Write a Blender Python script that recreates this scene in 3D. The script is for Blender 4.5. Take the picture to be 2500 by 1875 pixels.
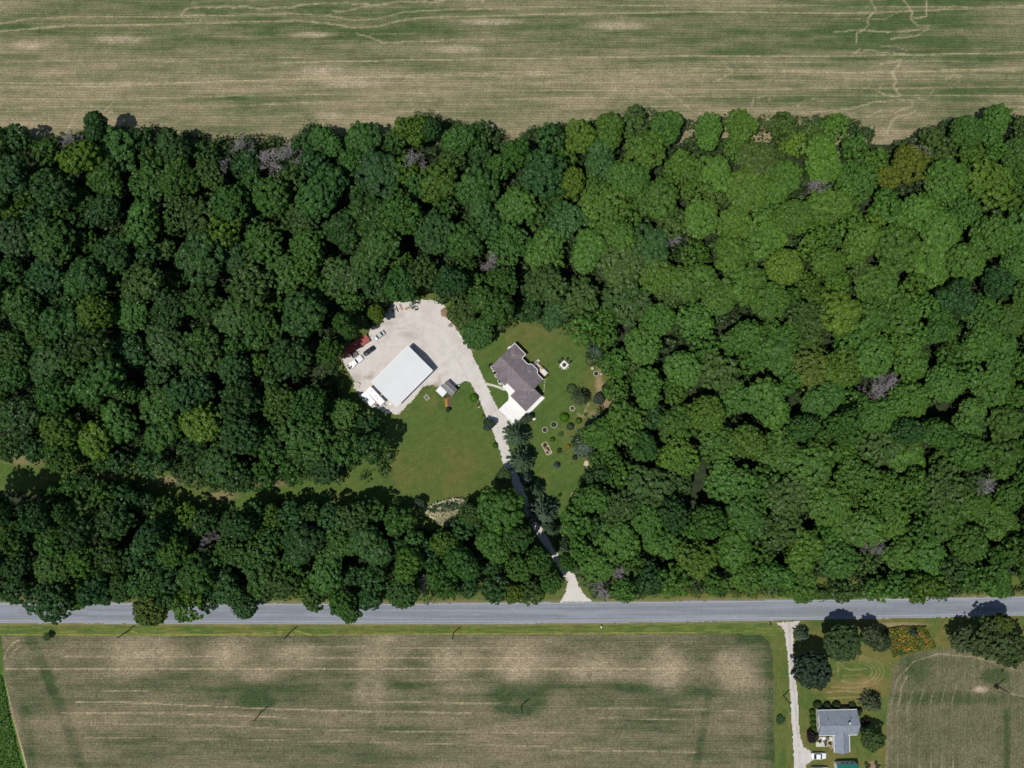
import bpy, math, random
import numpy as np
from mathutils import Vector, Matrix

for o in list(bpy.data.objects):
    bpy.data.objects.remove(o)
SC = bpy.context.scene
COL = SC.collection
rnd = random.Random(7)
PI = math.pi

# ------------------------------------------------------------------ camera
CAMH = 260.0                      # metres above the ground
MPP = 0.12                        # metres of ground per photograph pixel (2500 wide)
cam = bpy.data.cameras.new('camera')
cam.sensor_width = 36.0
cam.lens = 36.0 * CAMH / 300.0
cam.clip_start = 5.0
cam.clip_end = 6000.0
camo = bpy.data.objects.new('camera', cam)
camo.location = (0, 0, CAMH)
COL.objects.link(camo)
SC.camera = camo

# ------------------------------------------------------------------ sky and sun
SUN_EL = math.radians(69.0)
SH = Vector((0.76, 0.65, 0)).normalized()          # direction the shadows fall
w = bpy.data.worlds.new('World')
SC.world = w
w.use_nodes = True
nt = w.node_tree
nt.nodes.clear()
sky = nt.nodes.new('ShaderNodeTexSky')
sky.sky_type = 'NISHITA'
sky.sun_disc = False
sky.sun_elevation = SUN_EL
sky.sun_rotation = math.atan2(-SH.x, -SH.y)
sky.air_density = 1.0
sky.dust_density = 0.6
bg = nt.nodes.new('ShaderNodeBackground')
bg.inputs['Strength'].default_value = 0.075
wo = nt.nodes.new('ShaderNodeOutputWorld')
nt.links.new(sky.outputs[0], bg.inputs[0])
nt.links.new(bg.outputs[0], wo.inputs[0])
sun = bpy.data.lights.new('sun', 'SUN')
sun.energy = 3.6
sun.angle = math.radians(0.55)
sun.color = (1.0, 0.955, 0.885)
suno = bpy.data.objects.new('sun', sun)
tosun = Vector((-SH.x * math.cos(SUN_EL), -SH.y * math.cos(SUN_EL), math.sin(SUN_EL)))
suno.rotation_euler = tosun.to_track_quat('Z', 'Y').to_euler()
suno.location = tosun * 300
COL.objects.link(suno)

vs = SC.view_settings
vs.view_transform = 'Standard'
vs.look = 'None'
vs.exposure = 0.0
vs.gamma = 1.0
vs.use_curve_mapping = False
SC.render.engine = 'CYCLES'
SC.cycles.max_bounces = 5
SC.cycles.diffuse_bounces = 3
SC.cycles.transmission_bounces = 3
SC.cycles.transparent_max_bounces = 4
SC.render.resolution_x = 1024
SC.render.resolution_y = 768

# ------------------------------------------------------------------ helpers
def W(px, py, z=0.0):
    k = MPP * (CAMH - z) / CAMH
    return Vector(((px - 1250.0) * k, (937.5 - py) * k, z))

def lin1(c):
    c = c / 255.0
    return c / 12.92 if c <= 0.04045 else ((c + 0.055) / 1.055) ** 2.4

E0 = 1.20
def A(r, g, b):                    # base colour that shows about so in full daylight
    return (lin1(r) / E0, lin1(g) / E0, lin1(b) / E0)

def tag(o, label=None, cat=None, group=None, kind=None):
    if label: o['label'] = label
    if cat: o['category'] = cat
    if group: o['group'] = group
    if kind: o['kind'] = kind
    return o

def thing(name, label, cat, loc, rz=0.0, group=None):
    o = bpy.data.objects.new(name, None)
    o.empty_display_size = 0.5
    o.location = loc
    o.rotation_euler = (0, 0, rz)
    COL.objects.link(o)
    return tag(o, label, cat, group)

def mesh_np(name, V, F, smooth=False):
    """F: (n,k) int array"""
    me = bpy.data.meshes.new(name)
    V = np.asarray(V, dtype=np.float32)
    F = np.asarray(F, dtype=np.int32)
    n, k = F.shape
    me.vertices.add(len(V))
    me.vertices.foreach_set('co', V.ravel())
    me.loops.add(n * k)
    me.loops.foreach_set('vertex_index', F.ravel())
    me.polygons.add(n)
    me.polygons.foreach_set('loop_start', np.arange(0, n * k, k, dtype=np.int32))
    me.polygons.foreach_set('loop_total', np.full(n, k, dtype=np.int32))
    if smooth:
        me.polygons.foreach_set('use_smooth', np.ones(n, dtype=bool))
    me.update(calc_edges=True)
    return me

def link(name, me, parent=None, mat=None):
    o = bpy.data.objects.new(name, me)
    COL.objects.link(o)
    if parent is not None: o.parent = parent
    if mat is not None and not me.materials: me.materials.append(mat)
    return o

class MB:
    """collects shapes into one mesh"""
    def __init__(s): s.v = []; s.f = []
    def add(s, vs_, fs_):
        b = len(s.v)
        s.v += [tuple(p) for p in vs_]
        s.f += [[b + i for i in f] for f in fs_]
        return s
    def box(s, x0, x1, y0, y1, z0, z1, rz=0, c=None):
        pts = [(x0,y0,z0),(x1,y0,z0),(x1,y1,z0),(x0,y1,z0),(x0,y0,z1),(x1,y0,z1),(x1,y1,z1),(x0,y1,z1)]
        if rz:
            cx, cy = c if c else ((x0+x1)/2, (y0+y1)/2)
            co, si = math.cos(rz), math.sin(rz)
            pts = [(cx+(x-cx)*co-(y-cy)*si, cy+(x-cx)*si+(y-cy)*co, z) for x,y,z in pts]
        return s.add(pts, [(0,3,2,1),(4,5,6,7),(0,1,5,4),(1,2,6,5),(2,3,7,6),(3,0,4,7)])
    def prism(s, poly, z0, z1):
        n = len(poly)
        pts = [(p[0],p[1],z0) for p in poly] + [(p[0],p[1],z1) for p in poly]
        return s.add(pts, [list(range(n))[::-1], list(range(n,2*n))] + [(i,(i+1)%n,n+(i+1)%n,n+i) for i in range(n)])
    def slab(s, pts, th):
        n = len(pts)
        lo = [(p[0],p[1],p[2]-th) for p in pts]
        return s.add(list(pts)+lo, [list(range(n)), list(range(n,2*n))[::-1]] + [(i,(i+1)%n,n+(i+1)%n,n+i) for i in range(n)])
    def tube(s, p0, p1, r0, r1, n=8):
        p0 = Vector(p0); p1 = Vector(p1)
        d = (p1-p0).normalized()
        a = d.orthogonal().normalized(); b = d.cross(a)
        pts = []
        for p, r in ((p0,r0),(p1,r1)):
            for i in range(n):
                t = 2*PI*i/n
                pts.append(p + a*(r*math.cos(t)) + b*(r*math.sin(t)))
        return s.add(pts, [(i,(i+1)%n,n+(i+1)%n,n+i) for i in range(n)] + [list(range(n))[::-1], list(range(n,2*n))])
    def disc(s, cx, cy, r, z0, z1, n=20, r1=None):
        r1 = r if r1 is None else r1
        pts = [(cx+r*math.cos(2*PI*i/n), cy+r*math.sin(2*PI*i/n), z0) for i in range(n)]
        pts += [(cx+r1*math.cos(2*PI*i/n), cy+r1*math.sin(2*PI*i/n), z1) for i in range(n)]
        return s.add(pts, [list(range(n))[::-1], list(range(n,2*n))] + [(i,(i+1)%n,n+(i+1)%n,n+i) for i in range(n)])
    def ring(s, cx, cy, ri, ro, z0, z1, n=24):
        pts = []
        for r, z in ((ri,z0),(ro,z0),(ro,z1),(ri,z1)):
            pts += [(cx+r*math.cos(2*PI*i/n), cy+r*math.sin(2*PI*i/n), z) for i in range(n)]
        fs = []
        for k in range(4):
            for i in range(n):
                a, b = k*n, ((k+1)%4)*n
                fs.append((a+i, a+(i+1)%n, b+(i+1)%n, b+i))
        return s.add(pts, fs)
    def gable(s, x0, x1, y0, y1, z, rise, axis='x', th=0.14):
        if axis == 'x':
            m = (y0+y1)/2
            s.slab([(x0,y0,z),(x1,y0,z),(x1,m,z+rise),(x0,m,z+rise)], th)
            s.slab([(x0,m,z+rise),(x1,m,z+rise),(x1,y1,z),(x0,y1,z)], th)
        else:
            m = (x0+x1)/2
            s.slab([(x0,y0,z),(m,y0,z+rise),(m,y1,z+rise),(x0,y1,z)], th)
            s.slab([(m,y0,z+rise),(x1,y0,z),(x1,y1,z),(m,y1,z+rise)], th)
        return s
    def gwall(s, x0, x1, y0, y1, z0, z, rise, axis='x'):
        """house-shaped wall block with gables"""
        if axis == 'x':
            m = (y0+y1)/2
            prof = [(y0,z0),(y1,z0),(y1,z),(m,z+rise),(y0,z)]
            a = [(x0,p,q) for p,q in prof]; b = [(x1,p,q) for p,q in prof]
        else:
            m = (x0+x1)/2
            prof = [(x0,z0),(x1,z0),(x1,z),(m,z+rise),(x0,z)]
            a = [(p,y0,q) for p,q in prof]; b = [(p,y1,q) for p,q in prof]
        return s.add(a+b, [list(range(5))[::-1], list(range(5,10))] + [(i,(i+1)%5,5+(i+1)%5,5+i) for i in range(5)])
    def mesh(s, name, smooth=False):
        me = bpy.data.meshes.new(name)
        me.from_pydata(s.v, [], s.f)
        if smooth: me.polygons.foreach_set('use_smooth', [True]*len(me.polygons))
        me.update()
        return me
    def build(s, name, mat, parent=None, smooth=False, bevel=0.0):
        o = link(name, s.mesh(name, smooth), parent, mat)
        if bevel:
            m = o.modifiers.new('bevel', 'BEVEL'); m.width = bevel; m.segments = 2; m.limit_method = 'ANGLE'
        return o

# ------------------------------------------------------------------ numpy noise
def _h(ix, iy, s):
    n = (ix.astype(np.int64)*374761393 + iy.astype(np.int64)*668265263 + s*1442695041) & 0x7fffffff
    n = ((n ^ (n >> 13)) * 1274126177) & 0x7fffffff
    n = n ^ (n >> 16)
    return (n & 0xffff) / 65535.0

def vn(x, y, s=0):
    ix = np.floor(x); iy = np.floor(y)
    fx = x-ix; fy = y-iy
    fx = fx*fx*(3-2*fx); fy = fy*fy*(3-2*fy)
    a = _h(ix,iy,s); b = _h(ix+1,iy,s); c = _h(ix,iy+1,s); d = _h(ix+1,iy+1,s)
    return (a*(1-fx)+b*fx)*(1-fy) + (c*(1-fx)+d*fx)*fy

def fbm(x, y, s=0, o=4):
    t = 0; amp = 0.5; tot = 0
    for k in range(o):
        t = t + amp*vn(x*2**k, y*2**k, s+k*17); tot += amp; amp *= 0.55
    return t/tot

def sm(a, b, x):
    t = np.clip((x-a)/(b-a), 0, 1)
    return t*t*(3-2*t)

def inpoly(x, y, poly):
    ins = np.zeros(x.shape, bool)
    n = len(poly)
    for i in range(n):
        x1, y1 = poly[i]; x2, y2 = poly[(i+1) % n]
        if y1 == y2: continue
        c = ((y1 > y) != (y2 > y)) & (x < (x2-x1)*(y-y1)/(y2-y1)+x1)
        ins ^= c
    return ins

def dpoly(x, y, pts, closed=False):
    """distance to a polyline"""
    d = np.full(x.shape, 1e9)
    n = len(pts)
    for i in range(n if closed else n-1):
        x1, y1 = pts[i]; x2, y2 = pts[(i+1) % n]
        ex, ey = x2-x1, y2-y1
        t = np.clip(((x-x1)*ex+(y-y1)*ey)/(ex*ex+ey*ey+1e-9), 0, 1)
        d = np.minimum(d, np.hypot(x-x1-t*ex, y-y1-t*ey))
    return d

def mixc(c, col, f):
    return c*(1-f[..., None]) + np.array(col)*f[..., None]

def ell(x, y, cx, cy, rx, ry, soft=0.5):
    q = np.hypot((x-cx)/rx, (y-cy)/ry)
    return 1-sm(1-soft, 1+soft, q)

def sheet(name, poly, step, z, colfn, mat, rag=2.0, ragsc=9.0, parent=None, kind='structure', seed=3):
    xs = [p[0] for p in poly]; ys = [p[1] for p in poly]
    gx = np.arange(min(xs)-6, max(xs)+step+6, step); gy = np.arange(min(ys)-6, max(ys)+step+6, step)
    X, Y = np.meshgrid(gx, gy)
    cx = (X[:-1,:-1]+X[1:,1:])/2; cy = (Y[:-1,:-1]+Y[1:,1:])/2
    jx = (fbm(cx/ragsc, cy/ragsc, seed)-0.5)*4*rag; jy = (fbm(cx/ragsc, cy/ragsc, seed+5)-0.5)*4*rag
    keep = inpoly(cx+jx, cy+jy, poly)
    nx = len(gx)
    i, j = np.nonzero(keep)
    a = i*nx+j
    F = np.stack([a+nx, a+nx+1, a+1, a], 1)
    used = np.unique(F)
    rem = np.zeros(X.size, np.int64); rem[used] = np.arange(len(used))
    F = rem[F]
    px = X.ravel()[used]; py = Y.ravel()[used]
    V = np.stack([(px-1250)*MPP, (937.5-py)*MPP, np.full(len(px), z)], 1)
    me = mesh_np(name, V, F)
    c = np.clip(colfn(px, py), 0, 1)
    at = me.attributes.new('tone', 'FLOAT_COLOR', 'POINT')
    at.data.foreach_set('color', np.concatenate([c, np.ones((len(c),1))], 1).astype(np.float32).ravel())
    o = link(name, me, parent, mat)
    if kind: o['kind'] = kind
    return o

# ------------------------------------------------------------------ materials
def new_mat(name):
    m = bpy.data.materials.new(name)
    m.use_nodes = True
    m.node_tree.nodes.clear()
    return m, m.node_tree.nodes, m.node_tree.links

def mat_plain(name, col, rough=0.7, metal=0.0, spec=0.3, nscale=3.0, namt=0.12, bump=0.0, bscale=20.0, coat=0.0):
    m, N, L = new_mat(name)
    out = N.new('ShaderNodeOutputMaterial'); p = N.new('ShaderNodeBsdfPrincipled')
    tc = N.new('ShaderNodeTexCoord'); no = N.new('ShaderNodeTexNoise')
    no.inputs['Scale'].default_value = nscale; no.inputs['Detail'].default_value = 6
    mr = N.new('ShaderNodeMapRange')
    mr.inputs[1].default_value = 0.25; mr.inputs[2].default_value = 0.75
    mr.inputs[3].default_value = 1-namt; mr.inputs[4].default_value = 1+namt
    mx = N.new('ShaderNodeVectorMath'); mx.operation = 'SCALE'
    mx.inputs[0].default_value = col
    L.new(tc.outputs['Object'], no.inputs['Vector']); L.new(no.outputs[0], mr.inputs[0])
    L.new(mr.outputs[0], mx.inputs['Scale']); L.new(mx.outputs[0], p.inputs['Base Color'])
    p.inputs['Roughness'].default_value = rough; p.inputs['Metallic'].default_value = metal
    p.inputs['Specular IOR Level'].default_value = spec
    if coat: p.inputs['Coat Weight'].default_value = coat; p.inputs['Coat Roughness'].default_value = 0.05
    if bump:
        n2 = N.new('ShaderNodeTexNoise'); n2.inputs['Scale'].default_value = bscale; n2.inputs['Detail'].default_value = 4
        b = N.new('ShaderNodeBump'); b.inputs['Strength'].default_value = bump; b.inputs['Distance'].default_value = 0.05
        L.new(tc.outputs['Object'], n2.inputs['Vector']); L.new(n2.outputs[0], b.inputs['Height']); L.new(b.outputs[0], p.inputs['Normal'])
    L.new(p.outputs[0], out.inputs[0])
    return m

def mat_ground(name, fine=1.6, amt=0.35, rows=None, rowamt=0.2, bump=0.3, rough=0.95, fine2=0.35, amt2=0.2):
    """vertex tone x fine noise, optional crop rows (spacing m, angle)"""
    m, N, L = new_mat(name)
    out = N.new('ShaderNodeOutputMaterial'); p = N.new('ShaderNodeBsdfPrincipled')
    at = N.new('ShaderNodeAttribute'); at.attribute_name = 'tone'
    tc = N.new('ShaderNodeTexCoord')
    def noise(scale, a, det=5):
        no = N.new('ShaderNodeTexNoise'); no.inputs['Scale'].default_value = scale; no.inputs['Detail'].default_value = det
        no.inputs['Roughness'].default_value = 0.65
        L.new(tc.outputs['Object'], no.inputs['Vector'])
        mr = N.new('ShaderNodeMapRange'); mr.inputs[1].default_value = 0.28; mr.inputs[2].default_value = 0.72
        mr.inputs[3].default_value = 1-a; mr.inputs[4].default_value = 1+a
        L.new(no.outputs[0], mr.inputs[0]); return mr.outputs[0], no.outputs[0]
    f1, raw = noise(fine, amt); f2, _ = noise(fine2, amt2)
    mu = N.new('ShaderNodeMath'); mu.operation = 'MULTIPLY'
    L.new(f1, mu.inputs[0]); L.new(f2, mu.inputs[1])
    fac = mu.outputs[0]
    if rows:
        sp, ang = rows
        mp = N.new('ShaderNodeMapping'); mp.inputs['Rotation'].default_value = (0, 0, ang)
        L.new(tc.outputs['Object'], mp.inputs[0])
        wv = N.new('ShaderNodeTexWave'); wv.wave_type = 'BANDS'; wv.bands_direction = 'Y'
        wv.inputs['Scale'].default_value = 0.314/sp*1.0   # one band per spacing
        wv.inputs['Distortion'].default_value = 1.6; wv.inputs['Detail'].default_value = 2; wv.inputs['Detail Scale'].default_value = 2.0
        L.new(mp.outputs[0], wv.inputs[0])
        mr = N.new('ShaderNodeMapRange'); mr.inputs[3].default_value = 1-rowamt; mr.inputs[4].default_value = 1+rowamt
        L.new(wv.outputs['Fac'], mr.inputs[0])
        m2 = N.new('ShaderNodeMath'); m2.operation = 'MULTIPLY'
        L.new(fac, m2.inputs[0]); L.new(mr.outputs[0], m2.inputs[1]); fac = m2.outputs[0]
    sc = N.new('ShaderNodeVectorMath'); sc.operation = 'SCALE'
    L.new(at.outputs['Color'], sc.inputs[0]); L.new(fac, sc.inputs['Scale'])
    L.new(sc.outputs[0], p.inputs['Base Color'])
    p.inputs['Roughness'].default_value = rough; p.inputs['Specular IOR Level'].default_value = 0.15
    if bump:
        b = N.new('ShaderNodeBump'); b.inputs['Strength'].default_value = bump; b.inputs['Distance'].default_value = 0.25
        L.new(raw, b.inputs['Height']); L.new(b.outputs[0], p.inputs['Normal'])
    L.new(p.outputs[0], out.inputs[0])
    return m

def mat_foliage(name='foliage', trans=0.28, yel=0.5):
    m, N, L = new_mat(name)
    out = N.new('ShaderNodeOutputMaterial')
    oi = N.new('ShaderNodeObjectInfo')
    at = N.new('ShaderNodeAttribute'); at.attribute_name = 'tint'
    yl = N.new('ShaderNodeVectorMath'); yl.operation = 'MULTIPLY'; yl.inputs[1].default_value = (1.22, 1.18, 0.85)
    L.new(oi.outputs['Color'], yl.inputs[0])
    mx = N.new('ShaderNodeMix'); mx.data_type = 'VECTOR'
    L.new(at.outputs['Fac'], mx.inputs[0]); L.new(oi.outputs['Color'], mx.inputs[4]); L.new(yl.outputs[0], mx.inputs[5])
    mr = N.new('ShaderNodeMapRange'); mr.inputs[3].default_value = 0.72; mr.inputs[4].default_value = 1.28
    L.new(at.outputs['Fac'], mr.inputs[0])
    sc = N.new('ShaderNodeVectorMath'); sc.operation = 'SCALE'
    L.new(mx.outputs[1], sc.inputs[0]); L.new(mr.outputs[0], sc.inputs['Scale'])
    d = N.new('ShaderNodeBsdfDiffuse'); t = N.new('ShaderNodeBsdfTranslucent')
    tcol = N.new('ShaderNodeVectorMath'); tcol.operation = 'MULTIPLY'; tcol.inputs[1].default_value = (1.1, 1.25, 0.5)
    L.new(sc.outputs[0], tcol.inputs[0])
    L.new(sc.outputs[0], d.inputs[0]); L.new(tcol.outputs[0], t.inputs[0])
    ms = N.new('ShaderNodeMixShader'); ms.inputs[0].default_value = trans
    L.new(d.outputs[0], ms.inputs[1]); L.new(t.outputs[0], ms.inputs[2])
    g = N.new('ShaderNodeBsdfGlossy'); g.inputs['Roughness'].default_value = 0.5; g.inputs[0].default_value = (0.6, 0.65, 0.6, 1)
    m2 = N.new('ShaderNodeMixShader'); m2.inputs[0].default_value = 0.03
    L.new(ms.outputs[0], m2.inputs[1]); L.new(g.outputs[0], m2.inputs[2])
    L.new(m2.outputs[0], out.inputs[0])
    return m

M = {}
M['foliage'] = mat_foliage()
M['bark'] = mat_plain('bark', (0.10, 0.075, 0.055), 0.9, bump=0.5, nscale=6)
M['dead'] = mat_plain('dead_wood', (0.29, 0.27, 0.27), 0.9, nscale=4, namt=0.25)
M['field_n'] = mat_ground('crop_stubble_rows', fine=2.2, amt=0.45, rows=(0.76, 0.013), rowamt=0.10, bump=0.5)
M['field_s'] = mat_ground('crop_stubble_low_rows', fine=1.7, amt=0.5, rows=(0.76, -0.006), rowamt=0.08, bump=0.5)
M['field_e'] = mat_ground('crop_stubble_upright_rows', fine=1.7, amt=0.5, rows=(0.9, PI/2), rowamt=0.06, bump=0.5)
M['grass'] = mat_ground('mown_grass', fine=2.6, amt=0.3, bump=0.5, fine2=0.5, amt2=0.14)
M['gravel'] = mat_ground('pale_gravel', fine=5.0, amt=0.13, bump=0.25, fine2=0.6, amt2=0.05)
M['asphalt'] = mat_ground('worn_asphalt', fine=4.0, amt=0.12, bump=0.1, fine2=0.5, amt2=0.05, rough=0.85)
M['litter'] = mat_plain('forest_floor', (0.028, 0.040, 0.017), 0.95, nscale=0.5, namt=0.4)
M['concrete'] = mat_plain('fresh_concrete', A(246, 245, 242), 0.8, nscale=0.6, namt=0.06)
M['concrete_old'] = mat_plain('old_concrete', A(205, 203, 186), 0.85, nscale=2, namt=0.12)
M['white'] = mat_plain('white_paint', (0.80, 0.80, 0.79), 0.5, nscale=1.5, namt=0.05)
M['white_metal'] = mat_plain('white_metal_roof', A(229, 231, 231), 0.55, nscale=0.25, namt=0.025)
M['cream'] = mat_plain('cream_siding', A(225, 215, 190), 0.7, nscale=2, namt=0.06)
M['barnwall'] = mat_plain('grey_metal_siding', A(150, 152, 165), 0.6, nscale=1, namt=0.06)
M['dark'] = mat_plain('dark_metal', (0.03, 0.03, 0.035), 0.5)
M['black'] = mat_plain('black_plastic', (0.015, 0.015, 0.017), 0.5)
M['glass'] = mat_plain('dark_glass', (0.02, 0.025, 0.035), 0.06, spec=0.6, namt=0.05)
M['tyre'] = mat_plain('tyre_rubber', (0.02, 0.02, 0.02), 0.85)
M['chrome'] = mat_plain('rim_metal', (0.5, 0.5, 0.52), 0.3, metal=0.9)
M['red_lamp'] = mat_plain('red_lamp_glass', (0.35, 0.02, 0.02), 0.2)
M['clear_lamp'] = mat_plain('clear_lamp_glass', (0.7, 0.7, 0.7), 0.1)
M['wood'] = mat_plain('weathered_wood', (0.30, 0.22, 0.15), 0.85, nscale=3, namt=0.25)
M['wood_orange'] = mat_plain('stained_wood', A(205, 140, 70), 0.8, nscale=3, namt=0.2)
M['wood_pale'] = mat_plain('pale_lumber', A(215, 198, 175), 0.85, nscale=3, namt=0.15)
M['deck'] = mat_plain('deck_boards', A(222, 206, 186), 0.8, nscale=2.5, namt=0.1)
M['pole'] = mat_plain('pole_wood', (0.055, 0.045, 0.04), 0.9)
M['stone'] = mat_plain('pale_stone', A(205, 203, 190), 0.85, nscale=3, namt=0.2)
M['mulch'] = mat_plain('dark_mulch', (0.035, 0.026, 0.024), 0.95, nscale=5, namt=0.4, bump=0.4)
M['soil'] = mat_plain('brown_soil', A(150, 125, 100), 0.95, nscale=2, namt=0.25, bump=0.4)
M['red'] = mat_plain('faded_red_paint', A(168, 84, 74), 0.6, nscale=1.2, namt=0.2)
M['greybed'] = mat_plain('grey_trailer_bed', A(122, 110, 106), 0.8, nscale=2, namt=0.15)
M['teal'] = mat_plain('teal_metal_roof', A(38, 118, 106), 0.45, nscale=0.6, namt=0.06)
M['tank'] = mat_plain('white_tank', (0.82, 0.82, 0.82), 0.35)

def mat_shingle(name, col, amt=0.14):
    m, N, L = new_mat(name)
    out = N.new('ShaderNodeOutputMaterial'); p = N.new('ShaderNodeBsdfPrincipled')
    tc = N.new('ShaderNodeTexCoord')
    br = N.new('ShaderNodeTexBrick')
    br.inputs['Scale'].default_value = 1.0
    br.inputs['Brick Width'].default_value = 0.3; br.inputs['Row Height'].default_value = 0.15; br.inputs['Mortar Size'].default_value = 0.012
    br.inputs['Color1'].default_value = tuple(c*(1-amt) for c in col)+(1,)
    br.inputs['Color2'].default_value = tuple(c*(1+amt) for c in col)+(1,)
    br.inputs['Mortar'].default_value = tuple(c*0.6 for c in col)+(1,)
    L.new(tc.outputs['Object'], br.inputs['Vector'])
    no = N.new('ShaderNodeTexNoise'); no.inputs['Scale'].default_value = 0.8; no.inputs['Detail'].default_value = 5
    L.new(tc.outputs['Object'], no.inputs['Vector'])
    mr = N.new('ShaderNodeMapRange'); mr.inputs[1].default_value = .3; mr.inputs[2].default_value = .7; mr.inputs[3].default_value = 0.88; mr.inputs[4].default_value = 1.1
    L.new(no.outputs[0], mr.inputs[0])
    sc = N.new('ShaderNodeVectorMath'); sc.operation = 'SCALE'
    L.new(br.outputs['Color'], sc.inputs[0]); L.new(mr.outputs[0], sc.inputs['Scale'])
    L.new(sc.outputs[0], p.inputs['Base Color']); p.inputs['Roughness'].default_value = 0.9
    p.inputs['Specular IOR Level'].default_value = 0.2
    L.new(p.outputs[0], out.inputs[0])
    return m
M['shingle'] = mat_shingle('brown_grey_shingles', A(138, 128, 132))
M['shingle2'] = mat_shingle('blue_grey_shingles', A(146, 154, 166))
M['shingle3'] = mat_shingle('grey_shed_shingles', A(140, 138, 142))

def mat_paint(name, col, rough=0.3):
    return mat_plain(name, col, rough, spec=0.5, namt=0.02, coat=0.6)

# ================================================================== GROUND
gm = MB(); gm.add([(-2500,-2500,-0.06),(2500,-2500,-0.06),(2500,2500,-0.06),(-2500,2500,-0.06)], [(0,1,2,3)])
tag(gm.build('ground', M['litter']), kind='structure')

GRN = A(80, 97, 58); TAN = A(160, 147, 118); PALE = A(190, 172, 148)

def tracks(c, x, y, lst, col, jit=1.2):
    wob = (fbm(x/14.0, y/14.0, 91)-0.5)*2*jit
    for pts, wd, st in lst:
        br = 0.55+0.45*sm(0.3, 0.55, vn(x/9.0, y/9.0, 55))
        f = (1-sm(wd*0.4, wd*1.3, dpoly(x, y+wob, pts)))*st*br
        c = mixc(c, col, f)
    return c

NT = [  # long wheel tracks of the far field
 ([(-80,66),(0,58),(81,44),(163,42),(407,41),(712,33),(805,39),(861,50),(922,46),(983,30),(1052,25),(1200,22)], 2.2, .75),
 ([(-80,84),(0,76),(81,70),(163,63),(366,60),(610,53),(732,51),(800,57),(861,67),(922,65),(971,51),(1028,43),(1166,40),(1329,35),(1700,29),(2007,32),(2150,30),(2271,25),(2600,10)], 2.6, .8),
 ([(690,154),(800,150),(1240,143),(1700,137),(2100,136),(2600,127)], 2.0, 1.0),
 ([(-80,202),(0,202),(400,203),(900,187),(1300,175),(1700,168),(2100,176),(2600,165)], 2.2, .8),
 ([(-80,214),(0,213),(250,211),(600,197),(900,190),(1300,183),(1700,174),(2100,178),(2600,170)], 2.0, .7),
 ([(-80,243),(0,243),(300,242),(600,233),(900,229),(1200,222),(1700,219),(2600,211)], 2.0, .7),
 ([(-80,263),(0,263),(250,260),(600,257),(900,245),(1200,243),(1700,235),(2600,232)], 1.8, .6),
 ([(-80,147),(120,149),(560,143),(735,140)], 1.5, .6),
 ([(330,92),(900,84),(1200,80)], 1.2, .4),
 ([(1150,20),(1700,12),(2080,16),(2600,20)], 1.6, .6),
 ([(930,274),(1300,270),(1500,262),(1700,258)], 1.8, .6),
 ([(640,197),(1000,184),(1350,180),(2600,186)], 1.2, .5),
 ([(300,290),(700,284),(930,280)], 1.5, .5),
 ([(1000,207),(1400,200),(1900,197),(2600,190)], 1.5, .5),
 ([(1100,160),(1400,155),(1900,152),(2600,146)], 1.3, .4)]
WIG = [
 ([(2120,-10),(2140,25),(2118,45),(2120,62),(2105,74),(2090,82),(2092,104)], 2.6, .9),
 ([(2037,78),(2070,75),(2110,72),(2160,79),(2220,75),(2268,68)], 2.6, .9),
 ([(2200,-10),(2228,30),(2223,45),(2240,62),(2268,62)], 3.5, .9),
 ([(2260,-10),(2262,20),(2262,40),(2225,45)], 3.0, .8),
 ([(2268,68),(2240,88),(2175,95)], 2.6, .8),
 ([(2080,47),(2110,50),(2160,46),(2190,30)], 1.6, .6),
 ([(2085,130),(2100,120),(2150,126),(2220,132)], 2.4, .8),
 ([(2150,112),(2190,114),(2215,122)], 2.0, .7),
 ([(2150,156),(2180,152),(2200,145),(2190,165),(2178,180),(2190,200),(2180,210),(2198,232)], 4.0, .85),
 ([(2120,212),(2140,222),(2165,232),(2195,235)], 3.0, .7),
 ([(2085,266),(2120,252),(2180,243),(2225,246),(2230,258),(2190,272),(2150,268),(2115,285)], 2.6, .8),
 ([(2240,240),(2258,245),(2280,222)], 1.8, .6),
 ([(1770,160),(1790,175),(1755,195),(1735,205)], 3.0, .7),
 ([(1620,224),(1660,245),(1690,270),(1740,290)], 3.0, .7),
 ([(1835,262),(1840,240),(1875,232),(1880,248)], 2.6, .7),
 ([(1945,262),(1960,248),(1990,240),(2010,248)], 2.0, .6),
 ([(1880,268),(1960,278),(2060,268),(2120,255)], 3.0, .6),
 ([(2165,325),(2180,290),(2235,272)], 3.5, .7),
 ([(2416,246),(2450,258),(2520,262)], 2.0, .6),
 ([(160,325),(190,272),(255,272),(278,248)], 2.6, .8),
 ([(240,294),(270,272),(300,292),(288,312)], 2.4, .7),
 ([(392,146),(405,152),(430,146),(440,152),(458,140)], 2.2, .8),
 ([(442,36),(450,24),(470,18),(520,18),(585,16),(640,20),(700,18),(790,8),(900,10)], 4.0, .75),
 ([(440,38),(500,34)], 2.0, .6),
 ([(810,28),(860,24),(900,14),(980,4),(1060,6),(1120,-4),(1180,2)], 4.0, .75),
 ([(870,82),(905,90),(935,104),(985,103),(1050,100),(1110,98)], 2.4, .8),
 ([(2300,20),(2330,14),(2360,18)], 2.0, .6),
 ([(2310,195),(2330,180),(2340,190)], 2.5, .6)]

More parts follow.
